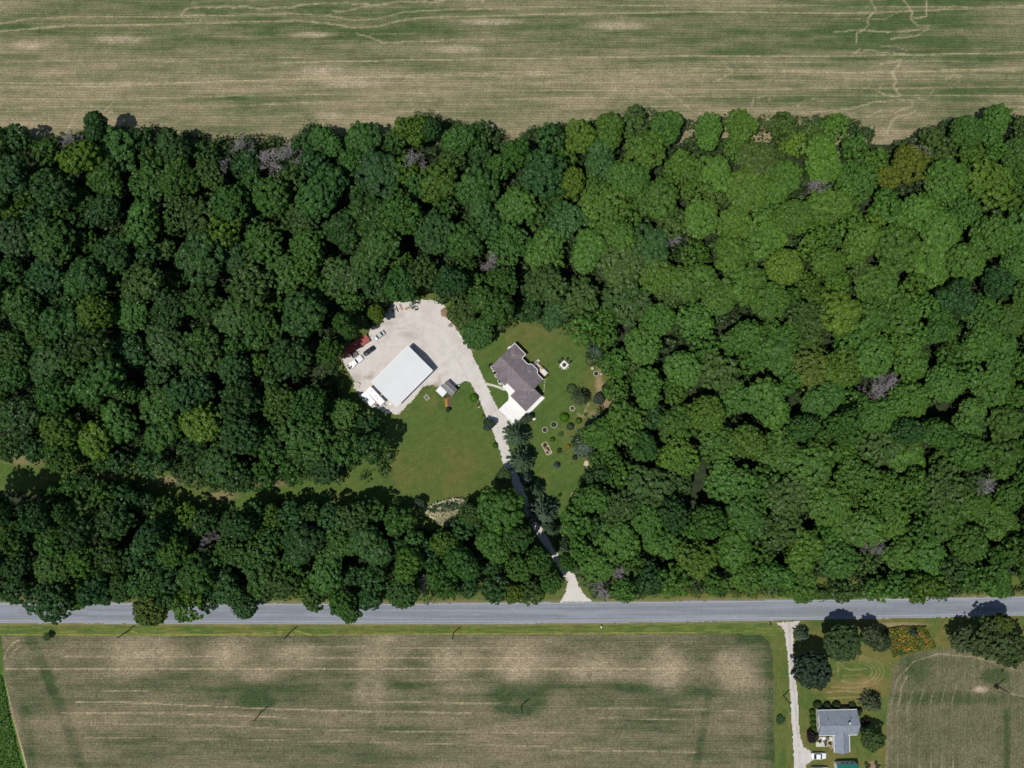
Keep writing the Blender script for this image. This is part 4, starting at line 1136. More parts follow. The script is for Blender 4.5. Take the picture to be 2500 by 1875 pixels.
SHR=[(1378.5,1019,12,1.7,(.075,.19,.012),'largest bright green clipped ball shrub on the right lawn',1),
 (1413,1027,8,1.5,(.085,.17,.018),'bright green clipped ball shrub right of the largest one',1),
 (1352,1037,6.8,.8,(.060,.085,.040),'grey-green clipped low shrub with pale ring on the lawn',1),
 (1393,1041,9.5,1.3,(.055,.095,.055),'blue-green clipped ball shrub below the largest bright one',1),
 (1370,1060,6.6,.6,(.055,.105,.035),'low loose green shrub in the middle of the right lawn',0),
 (1349,1073,6.8,1.3,(.08,.17,.018),'bright green clipped ball shrub above the raised garden bed',1),
 (1387,1090,6.6,.9,(.24,.21,.02),'golden yellow clipped ball shrub on the right lawn',1),
 (1365,1101,6.2,1.4,(.06,.115,.025),'small green shrub right of the raised garden bed',0),
 (1404,1117,7,1.2,(.042,.065,.025),'dark green oval clipped shrub near the tan board',1),
 (1396,949,13,1.3,(.068,.11,.034),'wide flat clipped green shrub touching the bushy pine',1),
 (1443,880,14,.9,(.075,.11,.035),'wide low clipped green shrub at the upper right lawn',1),
 (1158,971,11,1.7,(.075,.19,.012),'bright green clipped ball shrub left of the drive',1),
 (1180,1015,5,.7,(.12,.15,.02),'small yellow-green shrub at the left drive edge',0),
 (1209,1087,7,1.3,(.075,.17,.018),'bright green ball shrub at the left drive edge lower down',1),
 (1335,918,4.5,.8,(.17,.18,.02),'yellow-green shrub at the corner of the deck',0),
 (1198,893,6,.8,(.03,.045,.03),'dark shrub at the left corner of the brown roofed house',0),
 (1094,1000,6.5,1.6,(.05,.085,.055),'small dark conifer bush at the end of the wooden A-frame',0),
 (1090,971,4.5,1.0,(.045,.07,.03),'small dark bush between shed and wooden A-frame',0),
 (1997,1721,11,1.8,(.04,.07,.024),'round dark clipped hedge shrub at the upper left house corner',1),
 (2020,1722,9.5,1.7,(.035,.058,.024),'square dark clipped hedge shrub, left of the pair above the grey roof',1),
 (2043,1722,11,1.7,(.035,.062,.024),'square dark clipped hedge shrub, right of the pair above the grey roof',1),
 (2080,1722,9,1.5,(.055,.075,.035),'loose shrub at the upper right corner of the grey roofed house',0),
 (2096,1736,9,1.9,(.03,.055,.03),'dark tall shrub at the right end of the grey roofed house',0),
 (1984,1738,8,1.5,(.06,.115,.022),'topmost bright green hedge shrub along the white gable wall',1),
 (1985,1752,8,1.5,(.065,.12,.022),'second bright green hedge shrub along the white gable wall',1),
 (1986,1766,8,1.5,(.065,.12,.024),'third bright green hedge shrub along the white gable wall',1),
 (1987,1780,8,1.5,(.06,.11,.022),'lowest bright green hedge shrub along the white gable wall',1),
 (1982,1797,15,3.0,(.035,.022,.030),'purple-leaved shrub at the patio corner',0),
 (2112,1763,11,2.6,(.06,.045,.032),'reddish brown shrub between the two trees right of the house',0),
 (1905,1757,12,1.0,(.04,.09,.03),'low dark green bush on the verge of the neighbour drive',0),
 (2165,1545,6,1.0,(.07,.12,.03),'green bush at the left end of the wildflower patch',0),
 (1366,1209,4.5,1.3,(.06,.10,.03),'thin sapling on the lower lawn near the pinkish board',0)]
for px,py,r,h,c,l,b in SHR:
    shrub(px,py,r,h,c,l,None,(rnd.choice(BALL) if b else None),name=('clipped_shrub' if b else 'shrub'))

# ================================================================== BUILDINGS
def wall_window(parent, x, y, z, wd, ht, axis, out, name='window'):
    """window on a wall; axis 'x': wall faces +-x; out: +1/-1"""
    f = MB(); p = MB(); t = .05
    if axis == 'x':
        a, b = sorted((x, x+out*.06)); c, d = sorted((x+out*.003, x+out*.03))
        f.box(a,b,y-wd/2-t,y+wd/2+t,z-t,z).box(a,b,y-wd/2-t,y+wd/2+t,z+ht,z+ht+t).box(a,b,y-wd/2-t,y-wd/2,z,z+ht).box(a,b,y+wd/2,y+wd/2+t,z,z+ht)
        p.box(c,d,y-wd/2,y+wd/2,z,z+ht)
    else:
        a, b = sorted((y, y+out*.06)); c, d = sorted((y+out*.003, y+out*.03))
        f.box(x-wd/2-t,x+wd/2+t,a,b,z-t,z).box(x-wd/2-t,x+wd/2+t,a,b,z+ht,z+ht+t).box(x-wd/2-t,x-wd/2,a,b,z,z+ht).box(x+wd/2,x+wd/2+t,a,b,z,z+ht)
        p.box(x-wd/2,x+wd/2,c,d,z,z+ht)
    o = p.build(name, M['glass'], parent); f.build('frame', M['white'], o)
    return o

# --- metal barn
k4 = (CAMH-4)/CAMH*MPP
c = W(981.5, 918.8, 4.0)
barn = thing('metal_barn','large white-roofed metal barn standing in the gravel yard','barn',(c.x,c.y,0),math.radians(45))
bl, bw = 128*k4/2, 85.3*k4/2
MB().gwall(-bl+.25,bl-.25,-bw+.25,bw-.25,0,3.9,1.03,'x').build('wall',M['barnwall'],barn)
rf = MB().gable(-bl,bl,-bw,bw,4.0,1.1,'x',.1)
roof = rf.build('roof',M['white_metal'],barn)
rb = MB()
nrib = 33
for i in range(nrib+1):
    x = -bl+.03+(2*bl-.06)*i/nrib
    for sg in (-1,1):
        rb.slab([(x-.012,sg*bw*.997,4.015),(x+.012,sg*bw*.997,4.015),(x+.012,sg*.02,5.11),(x-.012,sg*.02,5.11)],.02)
rb.build('roof_rib',M['white_metal'],roof)
MB().box(-bl,bl,-.16,.16,5.07,5.125).build('ridge_cap',M['white_metal'],roof)
for sg in (-1,1):
    MB().box(-bl+.1,bl-.1,sg*(bw+.06)-.06,sg*(bw+.06)+.06,3.88,3.99).build('gutter',M['white'],barn)
MB().box(bl-.24,bl-.16,-2.0,2.0,.02,3.4).build('overhead_door',M['white'],barn)
MB().box(bl-.24,bl-.17,2.9,3.8,.02,2.1).build('side_door',M['dark'],barn)
for yy in (-3.6,):
    wall_window(barn, bl-.25, yy, 1.2, 1.0, .9, 'x', 1)
MB().box(-2.2,1.6,-bw+.13,-bw+.24,.02,3.0).build('sliding_door',M['white'],barn)

# --- shed with white lean-to
c = W(1097,947.5,2.5); ks = MPP*(CAMH-2.5)/CAMH
shed = thing('garden_shed','small grey shingled shed beside the drive','shed',(c.x,c.y,0),math.radians(-43.5))
sl, sw = 34.5*ks/2, 22*ks/2
MB().gwall(-sl+.15,sl-.15,-sw+.15,sw-.15,0,2.25,.72,'x').build('wall',M['cream'],shed)
MB().gable(-sl,sl,-sw,sw,2.3,.75,'x',.08).build('roof',M['shingle3'],shed)
MB().box(-sl,sl,-.07,.07,3.02,3.075).build('ridge_cap',M['concrete_old'],shed)
MB().box(sl-.149,sl-.10,-.5,.5,.02,2.0).build('door',M['white'],shed)
c = W(1077.5,955.5,1.9)
lt = thing('lean_to','flat white lean-to roof against the grey shed','lean-to',(c.x,c.y,0),math.radians(-43.5))
MB().slab([(-1.36,-.98,1.75),(1.36,-.98,1.75),(1.36,.98,2.05),(-1.36,.98,2.05)],.08).build('roof',M['white_metal'],lt)
for sx in (-1.25,1.25):
    for sy,hh in ((-.88,1.68),(.88,1.95)):
        MB().box(sx-.05,sx+.05,sy-.05,sy+.05,0,hh).build('post',M['wood'],lt)

# --- main house (local x: towards lower right, y: towards upper right)
zE = 2.9; q = MPP*(CAMH-3.4)/CAMH; PIT = .52
c = W(1256,838,3.0)
hs = thing('house','brown-grey shingled ranch house with several roof wings','house',(c.x,c.y,0),math.radians(-45))
def U(v): return v*q
RI = lambda d: d*q*PIT
roof = MB()
roof.gable(U(0),U(112.7),U(-82),U(-13.4),zE,RI(34.3),'x')
# hipped wing at the top
m_ = 19.25; zr = zE+RI(m_)
roof.slab([(U(0),U(0),zE),(U(m_),U(-m_),zr),(U(38.5),U(0),zE)],.14)
roof.slab([(U(0),U(-42),zE),(U(m_),U(-42),zr),(U(m_),U(-m_),zr),(U(0),U(0),zE)],.14)
roof.slab([(U(38.5),U(0),zE),(U(m_),U(-m_),zr),(U(m_),U(-42),zr),(U(38.5),U(-42),zE)],.14)
# bay
d_ = 16.75; zb = zE+RI(d_)
e = [(58.8,-13.4),(65.8,-6.4),(85.4,-6.4),(92.4,-13.4)]; apx = (75.6,-23.15)
def T3(p, z): return (U(p[0]),U(p[1]),z)
roof.slab([T3(e[1],zE),T3(apx,zb),T3(e[2],zE)],.14)
roof.slab([T3(e[0],zE),T3((75.6,-36),zb),T3(apx,zb),T3(e[1],zE)],.14)
roof.slab([T3(e[2],zE),T3(apx,zb),T3((75.6,-36),zb),T3(e[3],zE)],.14)
# front wing, gable towards the drive
zf = zE+RI(28.5)
roof.slab([T3((0.2,-46),zE+.01),T3((0.2,-82.6),zE+.01),T3((28.5,-82.6),zf),T3((28.5,-46),zf)],.14)
roof.slab([T3((28.5,-46),zf),T3((28.5,-90.3),zf),T3((56.8,-90.3),zE+.01),T3((56.8,-46),zE+.01)],.14)
roof.slab([T3((22.3,-82.6),zE+RI(22.1)),T3((22.3,-90.3),zE+RI(22.1)),T3((28.5,-90.3),zf),T3((28.5,-82.6),zf)],.14)
# garage wing
zg = zE+RI(27.3)
roof.gable(U(83.7),U(138.3),U(-98.2),U(-44),zE+.004,RI(27.3),'y')
hroof = roof.build('roof',M['shingle'],hs)
wl = MB(); o_ = .35
wl.gwall(U(0)+o_,U(112.7)-o_,U(-82)+o_,U(-13.4)-o_,0,zE-.1,RI(34.3)-.12,'x')
hw = wl.build('wall',M['cream'],hs)
w2 = MB(); w2.box(U(0)+o_+.003,U(38.5)-o_,U(-40),U(0)-o_,0,zE-.1); w2.prism([(U(60)+.1,U(-20)),(U(60)+.1,U(-13.8)),(U(66.4),U(-7)-o_),(U(84.8),U(-7)-o_),(U(91.2),U(-13.8)),(U(91.2),U(-20))],0,zE-.1)
w2.build('wall',M['cream'],hs)
w3 = MB(); w3.gwall(U(83.7)+o_,U(138.3)-o_,U(-98.2)+o_,U(-44)-o_,0,zE-.1,RI(27.3)-.12,'y'); w3.gwall(U(.5)+o_,U(56.6)-o_,U(-82.6)+o_,U(-50),0,zE-.1,RI(28)-.14,'y')
w3.build('wall',M['cream'],hs)
def gut(p0, p1):
    a = Vector((U(p0[0]),U(p0[1]),0)); b = Vector((U(p1[0]),U(p1[1]),0)); d = (b-a).normalized(); n = Vector((-d.y,d.x,0))
    g = MB(); wd=.075
    pts = [a-n*wd-d*.05, b-n*wd+d*.05, b+n*wd+d*.05, a+n*wd-d*.05]
    g.prism([(p.x,p.y) for p in pts], zE-.14, zE+.035)
    g.build('gutter',M['white'],hs)
for p0,p1 in (((0,0.5),(38.5,.5)),((39,0),(39,-14)),((39,-12.9),(58.8,-12.9)),((58.8,-12.9),(65.8,-5.9)),((65.8,-5.9),(85.4,-5.9)),((85.4,-5.9),(92.4,-12.9)),((92.4,-12.9),(112.7,-12.9)),((0,0),(0,-14)),
              ((57,-82.5),(83.4,-82.5)),((138.8,-44),(138.8,-98.2)),((.2,-83),(7,-83)),((0,-76),(0,-83)),((22,-82.6),(22,-90.5)),((22,-90.8),(30,-90.8)),((48,-90.8),(57,-90.8))):
    gut(p0,p1)
for (u,v,h0,mt) in ((19,-23,zr,'white'),(75.6,-22,zb-.1,'white'),(113.5,-49.5,zE+RI(25),'white'),(112,-62,zg,'white'),(112,-75,zg,'white'),(112,-87,zg,'white'),
                (24,-46,zE+RI(34),'concrete_old'),(40,-46,zE+RI(34),'concrete_old'),(57,-46,zE+RI(34),'concrete_old'),(74,-46,zE+RI(34),'concrete_old'),(90,-46,zE+RI(34),'concrete_old'),(104,-24,zE+RI(10),'dark'),(6,-25,zE+RI(12),'dark')):
    MB().tube((U(u),U(v),h0-.25),(U(u),U(v),h0+.22),.09,.09,10).build('roof_vent',M[mt],hroof)
for y in (-20,-34): wall_window(hs, U(0)+o_, U(y-8), .9, 1.1, 1.2, 'x', -1)
for x in (14,27): wall_window(hs, U(x), U(0)-o_, .9, 1.1, 1.2, 'y', 1)
for x in (48,101): wall_window(hs, U(x), U(-13.4)-o_, .9, 1.1, 1.2, 'y', 1)
wall_window(hs, U(75.6), U(-7)-o_, .9, 1.4, 1.3, 'y', 1)
for x in (14,40): wall_window(hs, U(x), U(-82.6)+o_, .9, 1.3, 1.3, 'y', -1)
wall_window(hs, U(138.3)-o_, U(-70), 1.1, 1.0, 1.0, 'x', 1)
gd = MB().box(U(98)-1.1,U(122)+.4,U(-98.2)+o_-.05,U(-98.2)+o_-.003,.1,2.35).build('garage_door',M['white'],hs)
fd = MB().box(U(66)-.5,U(66)+.5,U(-82)+o_-.05,U(-82)+o_-.003,.1,2.15).build('front_door',M['red'],hs)
MB().box(U(66)+.34,U(66)+.40,U(-82)+o_-.09,U(-82)+o_-.05,1.0,1.12).build('handle',M['chrome'],fd)
# strip of concrete along the garage, stoop at the upper left wall
st = [(1322,968),(1327,968.5),(1330,971.5),(1290,1012),(1284.5,1007)]
tag(MB().prism([tuple(W(*p))[:2] for p in st],0,.1).build('concrete_strip',M['concrete']),kind='structure')
c = W(1243.5,849,.3)
ac = thing('bulkhead_hatch','white sloping hatch against the upper left house wall','hatch',(c.x,c.y,0),math.radians(45))
MB().add([(-.55,-.3,0),(.55,-.3,0),(.55,.3,0),(-.55,.3,0),(-.55,-.3,.75),(.55,-.3,.75),(.55,.3,.45),(-.55,.3,.45)],[(0,3,2,1),(4,5,6,7),(0,1,5,4),(1,2,6,5),(2,3,7,6),(3,0,4,7)]).build('lid',M['white'],ac)
MB().tube((.2,0,.6),(.32,0,.66),.02,.02,6).build('handle',M['dark'],ac)

# flower bed along the front wall
bed = [(1203,902),(1209,905),(1216,914),(1224,925),(1229,934),(1224,941),(1217,938),(1214,928),(1208,916),(1202,907)]
tag(MB().prism([tuple(W(*p))[:2] for p in bed],0,.08).build('flower_bed',M['stone']),'stone-mulched flower bed along the front house wall','flower bed')
for px,py,r,cc,l in ((1206,910,3.2,(.09,.12,.03),'small yellow-green plant at the upper end of the front flower bed'),(1209,911,3,(.05,.04,.05),'dark plant in the upper part of the front flower bed'),(1214.5,924,3.2,(.10,.03,.03),'red-leaved plant in the front flower bed'),(1220,931,4,(.06,.09,.03),'green plant in the middle of the front flower bed'),(1227,936,3,(.03,.04,.025),'dark round plant at the path end of the flower bed')):
    shrub(px,py,r,.55,cc,l,None,None,'garden_plant','plant')

# deck with furniture
c = W(1319,900,.5)
dk = thing('deck','pale wooden deck along the back wall of the house','deck',(c.x,c.y,0),math.radians(-45))
MB().box(-2.55,2.5,-.95,.55,.38,.5).build('floor',M['deck'],dk)
for x in (-2.4,-.8,.8,2.35):
    for y in (-.85,.45): MB().box(x-.06,x+.06,y-.06,y+.06,0,.38).build('post',M['wood_pale'],dk)
for k in range(4):
    MB().box(-2.45+k*.01,-1.7,.56+k*.26,.81+k*.26,0,.42-k*.1).build('step',M['deck'],dk)
for x0,x1 in ((-1.6,2.5),):
    rl = MB().box(x0,x1,.49,.55,1.25,1.31).build('railing',M['white'],dk)
    for i in range(18):
        xx = x0+.05+i*(x1-x0-.1)/17; MB().box(xx-.02,xx+.02,.5,.54,.5,1.25).build('baluster',M['white'],rl)
c = W(1329,908,1.0)
pg = thing('glider_bench','white slatted glider bench on the deck','bench',(c.x,c.y,.5),math.radians(-45))
for i in range(9): MB().box(-.8,.8,-.55+i*.125,-.46+i*.125,.42,.46).build('slat',M['white'],pg)
for i in range(6): MB().box(-.8,.8,.56,.60,.5+i*.09,.57+i*.09).build('back_slat',M['white'],pg)
for x in (-.78,.78):
    for y in (-.5,.55): MB().box(x-.04,x+.04,y-.04,y+.04,0,1.0 if y>0 else .42).build('leg',M['white'],pg)
c = W(1308.5,886,.5)
gr = thing('fire_bowl','round dark metal fire bowl at the end of the deck','fire bowl',(c.x,c.y,.5))
MB().disc(0,0,.22,.2,.42,18,.38).build('bowl',M['dark'],gr); MB().ring(0,0,.3,.42,.4,.44,20).build('rim',M['chrome'],gr)
for i in range(3): MB().tube((.2*math.cos(i*2.1),.2*math.sin(i*2.1),.22),(.3*math.cos(i*2.1),.3*math.sin(i*2.1),0),.02,.02,6).build('leg',M['dark'],gr)

def chair(px,py,rz,mat,label,group=None,z=0.0,name='garden_chair'):
    c = W(px,py,z+.4); r = thing(name,label,'chair',(c.x,c.y,z),rz,group)
    MB().box(-.3,.3,-.28,.28,.36,.41).build('seat',mat,r,bevel=.02)
    MB().slab([(-.3,-.28,.40),(.3,-.28,.40),(.3,-.5,1.0),(-.3,-.5,1.0)],.05).build('backrest',mat,r)
    for x in (-.27,.27):
        for y in (-.25,.25): MB().box(x-.03,x+.03,y-.03,y+.03,0,.36).build('leg',mat,r)
        MB().box(x-.05,x+.05,-.34,.26,.58,.62).build('armrest',mat,r)
    return r
chair(1322.6,897,math.radians(60),M['red'],'red garden chair on the deck',z=.5)

# fire pit terrace
c = W(1377.3,891,0)
pad = thing('patio_pad','square pale paving pad under the fire pit','pad',(c.x,c.y,0),math.radians(45))
for i in range(4):
    for j in range(4):
        MB().box(-1.0+i*.5+.008,-.5+i*.5-.008,-1.0+j*.5+.008,-.5+j*.5-.008,.0,.085+.004*((i*3+j*5)%4)).build('paver',M['concrete'],pad)
fp = thing('fire_pit','round stone fire pit on the pale square pad','fire pit',(c.x,c.y,.09))
for i in range(14):
    t = 2*PI*i/14; MB().box(.40,.60,-.11,.11,0,.3,).build('stone',M['greybed'],fp).rotation_euler=(0,0,t)
MB().disc(0,0,.41,.02,.08,20).build('ash',M['black'],fp)
for i,(px,py,a) in enumerate(((1372.5,877.5,-20),(1384.5,878.5,15),(1391,884.5,55),(1366,884.5,-60))):
    chair(px,py,math.radians(-a+180),M['black'],('dark garden chair at the fire pit, '+('upper left one','upper right one','rightmost one','leftmost one')[i]),'dark chairs round the fire pit')
for i,(px,py) in enumerate(((1367,895.5),(1372.5,900.3),(1383,901.2),(1387,897.5))):
    c = W(px,py,.2)
    o = thing('stump_stool',('pale round stool at the fire pit, '+('leftmost','second from left','third from left','rightmost')[i]),'stool',(c.x,c.y,0),0,'stools round the fire pit')
    MB().disc(0,0,.17,0,.36,14,.16).build('seat_post',M['wood_pale'],o); MB().disc(0,0,.2,.36,.43,16).build('seat',M['stone'],o)
for i,(px,py) in enumerate(((1330.5,927.3),(1330.3,933.6),(1329,940),(1328.8,944.6),(1328.6,949.5),(1327.6,955.8))):
    c = W(px,py,0)
    o = MB().disc(0,0,.17+.02*(i%3),0,.07,9,.15).build('stepping_stone',M['stone']); o.location=(c.x,c.y,.0); o.rotation_euler=(0,0,i)
    tag(o,'pale stepping stone right of the house, '+('first','second','third','fourth','fifth','last')[i]+' from the deck','stone','stepping stones')

# round beds, boards, boulders, raised bed
def round_bed(px,py,r,label,mat,plants=()):
    c = W(px,py,0); o = thing('round_bed',label,'garden bed',(c.x,c.y,0)); rm=r*MPP
    n = max(10,int(2*PI*rm/.25))
    for i in range(n):
        t=2*PI*i/n; b = MB().box(rm-.09,rm+.06,-.105,.105,0,.13).build('edging_stone',M['stone'],o); b.rotation_euler=(0,0,t+.02*((i*7)%3))
    MB().disc(0,0,rm-.09,.02,.075,20).build('mulch',mat,o)
    return o
round_bed(1330,1049.5,6.4,'round bed of dark mulch on the lawn below the concrete apron',M['mulch'])
round_bed(1455.5,912,6.2,'round mulch bed with pale rim near the right wood edge',M['mulch'])
round_bed(1352.3,1037,7.4,'pale stone ring round the grey-green low shrub',M['soil'])
round_bed(1397,997,6,'pale stone ring bed below the bushy pine',M['soil'])
shrub(1397,997,4.2,.5,(.07,.09,.035),'low plants inside the pale stone ring below the bushy pine',None,None,'garden_plant','plant')
shrub(1430,1012,4.5,.5,(.08,.095,.04),'low grey-green plant on the path to the right wood',None,None,'garden_plant','plant')
c=W(1168,989,0); o=thing('flower_patch','small brown flower patch at the left drive edge','flower bed',(c.x,c.y,0))
MB().disc(0,0,.6,0,.06,14).build('soil',M['soil'],o); child('foliage',LOWC[1],o,(.10,.075,.04),(.5,.5,.3))
def board(px,py,half,rz,mat,label):
    c=W(px,py,0); o=thing('garden_board',label,'board',(c.x,c.y,0),rz)
    for i in range(4): MB().box(-half,half,-half+i*half/2+.01,-half+(i+1)*half/2-.01,.03,.08).build('plank',mat,o)
    MB().box(-.05,.05,-half,half,.0,.03).build('batten',mat,o)
board(1432,1131.7,.72,math.radians(-25),M['wood_pale'],'tan square board lying on the lawn by the right wood')
M['wood_pink']=mat_plain('pinkish_board',A(172,142,122),.85,nscale=3,namt=.15)
board(1399.5,1208,.66,math.radians(-30),M['wood_pink'],'pinkish square board lying on the lower lawn by the wood')
board(1446,899.5,.35,math.radians(3),M['stone'],'small pale square slab near the round mulch bed')
def boulder(px,py,r,label,seed,mat='stone',group=None,ht=.7):
    g_=random.Random(seed); m=MB(); c=W(px,py,0); n=10
    ring=[(r*g_.uniform(.75,1.1)*math.cos(2*PI*i/n),r*g_.uniform(.6,1.0)*math.sin(2*PI*i/n)) for i in range(n)]
    V=[(x,y,0) for x,y in ring]+[(x*.85,y*.85,r*ht*.7*g_.uniform(.8,1.2)) for x,y in ring]+[(0,0,r*ht)]
    F=[(i,(i+1)%n,n+(i+1)%n,n+i) for i in range(n)]+[(n+i,n+(i+1)%n,2*n) for i in range(n)]
    o=m.add(V,F).build('boulder',M[mat]); o.location=(c.x,c.y,0); o.rotation_euler=(0,0,seed)
    return tag(o,label,'boulder',group)
M['white_stone']=mat_plain('white_stone',(.72,.72,.66),.8,nscale=3,namt=.1)
boulder(1303.5,1022.5,.62,'white boulder beside the small tree at the apron corner',3,'white_stone')
boulder(1164,978,.4,'white boulder between the bright ball shrub and the drive',4,'white_stone')
boulder(1169,994,.3,'small pale boulder below the brown flower patch at the drive',5,'stone')
boulder(1467,914,.34,'pale rock right of the round mulch bed at the wood',6,'stone')
boulder(1120,941,.3,'pale rock at the right corner of the grey shed',7,'white_stone')
for i,(px,py) in enumerate(((1119,812),(1121.5,817),(1124,821),(1126.5,823),(1081,758),(1079,767),(1083,770))):
    boulder(px,py,.28+.05*(i%3),'pale rubble stone '+('below the timber wall, topmost','below the timber wall, second','below the timber wall, third','below the timber wall, lowest','at the soil heap, topmost','at the soil heap, middle','at the soil heap, lowest')[i],20+i,'white_stone','rubble stones at the yard edge')
c=W(1335,1095,0); o=thing('raised_bed','log-edged raised garden bed with pale stones on the right lawn','garden bed',(c.x,c.y,0),math.radians(-62))
MB().box(-1.75,1.75,-.75,.75,0,.12).build('soil',M['soil'],o)
for y in (-.82,.82): MB().tube((-1.85,y,.12),(1.85,y,.12),.11,.10,8).build('log',M['wood_pale'],o)
for x in (-1.85,1.85): MB().tube((x,-.7,.12),(x,.7,.12),.10,.10,8).build('log',M['wood_pale'],o)
for x,y,s,cc in ((-1.3,.1,.5,(.05,.09,.035)),(-.9,-.3,.35,(.05,.09,.03)),(-.1,.2,.35,(.09,.08,.05)),(.6,.3,.35,(.07,.07,.04)),(1.1,-.4,.35,(.05,.07,.03))): child('plant',LOWC[2],o,cc,(s,s,s*.8),0,(x,y,.1))
MB().ring(1.25,.25,.32,.46,.1,.26,18).build('stone_ring',M['stone'],o)
for x,y in ((.2,-.5),(.5,-.2),(-.4,.5),(.9,.1)): MB().disc(x,y,.18,.1,.24,7,.13).build('stone',M['stone'],o)
c=W(1041.5,970.5,0); o=thing('ground_frame','pale square frame lying on the left lawn','frame',(c.x,c.y,0),math.radians(40))
for x in (-.55,.55): MB().box(x-.06,x+.06,-.75,.75,0,.1).build('side',M['concrete_old'],o)
for y in (-.69,.69): MB().box(-.49,.49,y-.06,y+.06,0,.1).build('end',M['concrete_old'],o)
MB().box(-.49,.49,-.63,.63,0,.05).build('panel',M['greybed'],o)

# wooden A-frame on the lawn
c=W(1094,980.5,.6); o=thing('wooden_coop','orange wooden A-frame coop below the shed','coop',(c.x,c.y,0),math.radians(4))
for i in range(5): MB().slab([(-1.0+i*.16,-1.45,.05+i*.24),(-.85+i*.16,-1.45,.27+i*.24),(-.85+i*.16,1.2,.27+i*.24),(-1.0+i*.16,1.2,.05+i*.24)],.04).build('plank',M['wood_orange'],o)
M['wood_pinkish']=mat_plain('reddish_slats',A(190,142,122),.85,nscale=4,namt=.2)
for i in range(11):
    y=-1.4+i*.27; MB().slab([(-.12,y,1.3),(-.12,y+.17,1.3),(.9,y+.17,.12),(.9,y,.12)],.035).build('slat',M['wood_pinkish'],o)
for y in (-1.42,1.48): MB().tube((-.95,y,.02),(-.1,y,1.34),.05,.05,6).tube((.9,y,.02),(-.1,y,1.34),.05,.05,6).build('end_frame',M['wood'],o)
MB().tube((-.1,-1.5,1.33),(-.1,1.55,1.33),.05,.05,6).build('ridge_beam',M['wood'],o)

# timber wall, soil heap, lumber at the top of the yard
a=W(1090,774,0); b=W(1118,803,0); L_=(b-a).length; ang=math.atan2(b.y-a.y,b.x-a.x); mid=(a+b)/2
o=thing('timber_wall','low dark timber retaining wall at the upper right of the yard','wall',(mid.x,mid.y,0),ang)
for k in range(4): MB().box(-L_/2,L_/2,-.11,.11,k*.2+.004,k*.2+.196).build('timber',M['wood'],o)
for x in (-L_/2+.2,0,L_/2-.2): MB().box(x-.09,x+.09,-.30,-.112,0,.9).build('post',M['pole'],o)
c=W(1087,763,0)
g_=random.Random(5); m=MB(); n=16; V=[]
for k in range(5):
    rr=1.5*(1-k/5.0); V+=[(rr*g_.uniform(.85,1.15)*math.cos(2*PI*i/n),rr*g_.uniform(.85,1.15)*math.sin(2*PI*i/n),.8*(1-(1-k/5.0)**2)**.5*(1 if k else 0)) for i in range(n)]
V.append((0,0,.8)); F=[(k*n+i,k*n+(i+1)%n,(k+1)*n+(i+1)%n,(k+1)*n+i) for k in range(4) for i in range(n)]+[(4*n+i,4*n+(i+1)%n,5*n) for i in range(n)]
o=m.add(V,F).build('soil_heap',M['soil'],smooth=True); o.location=(c.x,c.y,0); tag(o,'brown soil heap at the top right of the gravel yard','soil heap')
dead_tree(1097,795,2.6,'thin bare sapling leaning over the timber wall',None,.22)
for i,(px,py,L,w_,rz,lb) in enumerate(((996,752,1.9,.35,22,'dark stacked boards at the top of the gravel yard'),(979,750,2.0,.25,-68,'pinkish long board beside the grey trailer'))):
    c=W(px,py,0); o=thing('lumber_pile',lb,'lumber',(c.x,c.y,0),math.radians(rz))
    for k in range(3): MB().box(-L/2,L/2,-w_+k*.24*w_/.35,-w_+k*.24*w_/.35+.2,.0,.12+.05*k).build('board',M['wood' if i==0 else 'wood_pink'],o)
for i,(px,py,a1,b1,h1) in enumerate(((874.3,939,.62,.48,.5),(868,936,.5,.4,.35),(867.3,945.5,.5,.34,.4),(875,947.5,.5,.3,.3))):
    c=W(px,py,0); o=MB().box(-a1,a1,-b1,b1,0,h1).build('concrete_block',M['stone'],bevel=.03); o.location=(c.x,c.y,.0); o.rotation_euler=(0,0,math.radians(40+i*4))
    tag(o,'pale concrete block left of the camper, '+('largest and rightmost','upper left','lower left','lowest')[i],'block','concrete blocks by the yard edge')

# ================================================================== CAMPER, TANK, DISH
def box_trailer(px,py,L,Wd,Ht,rz,label,name,vents,zt):
    c=W(px,py,zt); o=thing(name,label,'trailer',(c.x,c.y,0),rz)
    bd=MB().box(-L/2,L/2,-Wd/2,Wd/2,.55,Ht).build('body',M['tank'],o,bevel=.12)
    for x,y in vents:
        MB().box(x-.18,x+.18,y-.18,y+.18,Ht-.02,Ht+.09).build('roof_vent',M['concrete_old'],bd)
    for sy in (-1,1):
        for sx in (-.25,.35):
            w_=MB().tube((sx,sy*(Wd/2-.22),.34),(sx,sy*(Wd/2-.02),.34),.34,.34,16).build('wheel',M['tyre'],o)
            MB().tube((sx,sy*(Wd/2-.015),.34),(sx,sy*(Wd/2-.005),.34),.18,.18,12).build('rim',M['chrome'],w_)
    MB().box(L/2-.05,L/2+.9,-.06,.06,.42,.52).build('hitch',M['dark'],o)
    for x in (-L/4,L/5): wall_window(o,x,-Wd/2-.0,1.35,.9,.6,'y',-1)
    MB().box(L/2-1.7,L/2-1.1,Wd/2+.002,Wd/2+.03,.65,2.3).build('door',M['white'],o)
    return o
box_trailer(916.8,966.6,6.2,1.95,2.75,math.radians(-47.0),'long white camper trailer parked at the barn end','camper_trailer',((-1.8,.2),(0,.1),(1.1,-.2)),2.6)
box_trailer(899.3,972.8,4.4,1.95,2.55,math.radians(-49.5),'shorter white trailer parked against the camper','cargo_trailer',((0.6,-.5),),2.4)
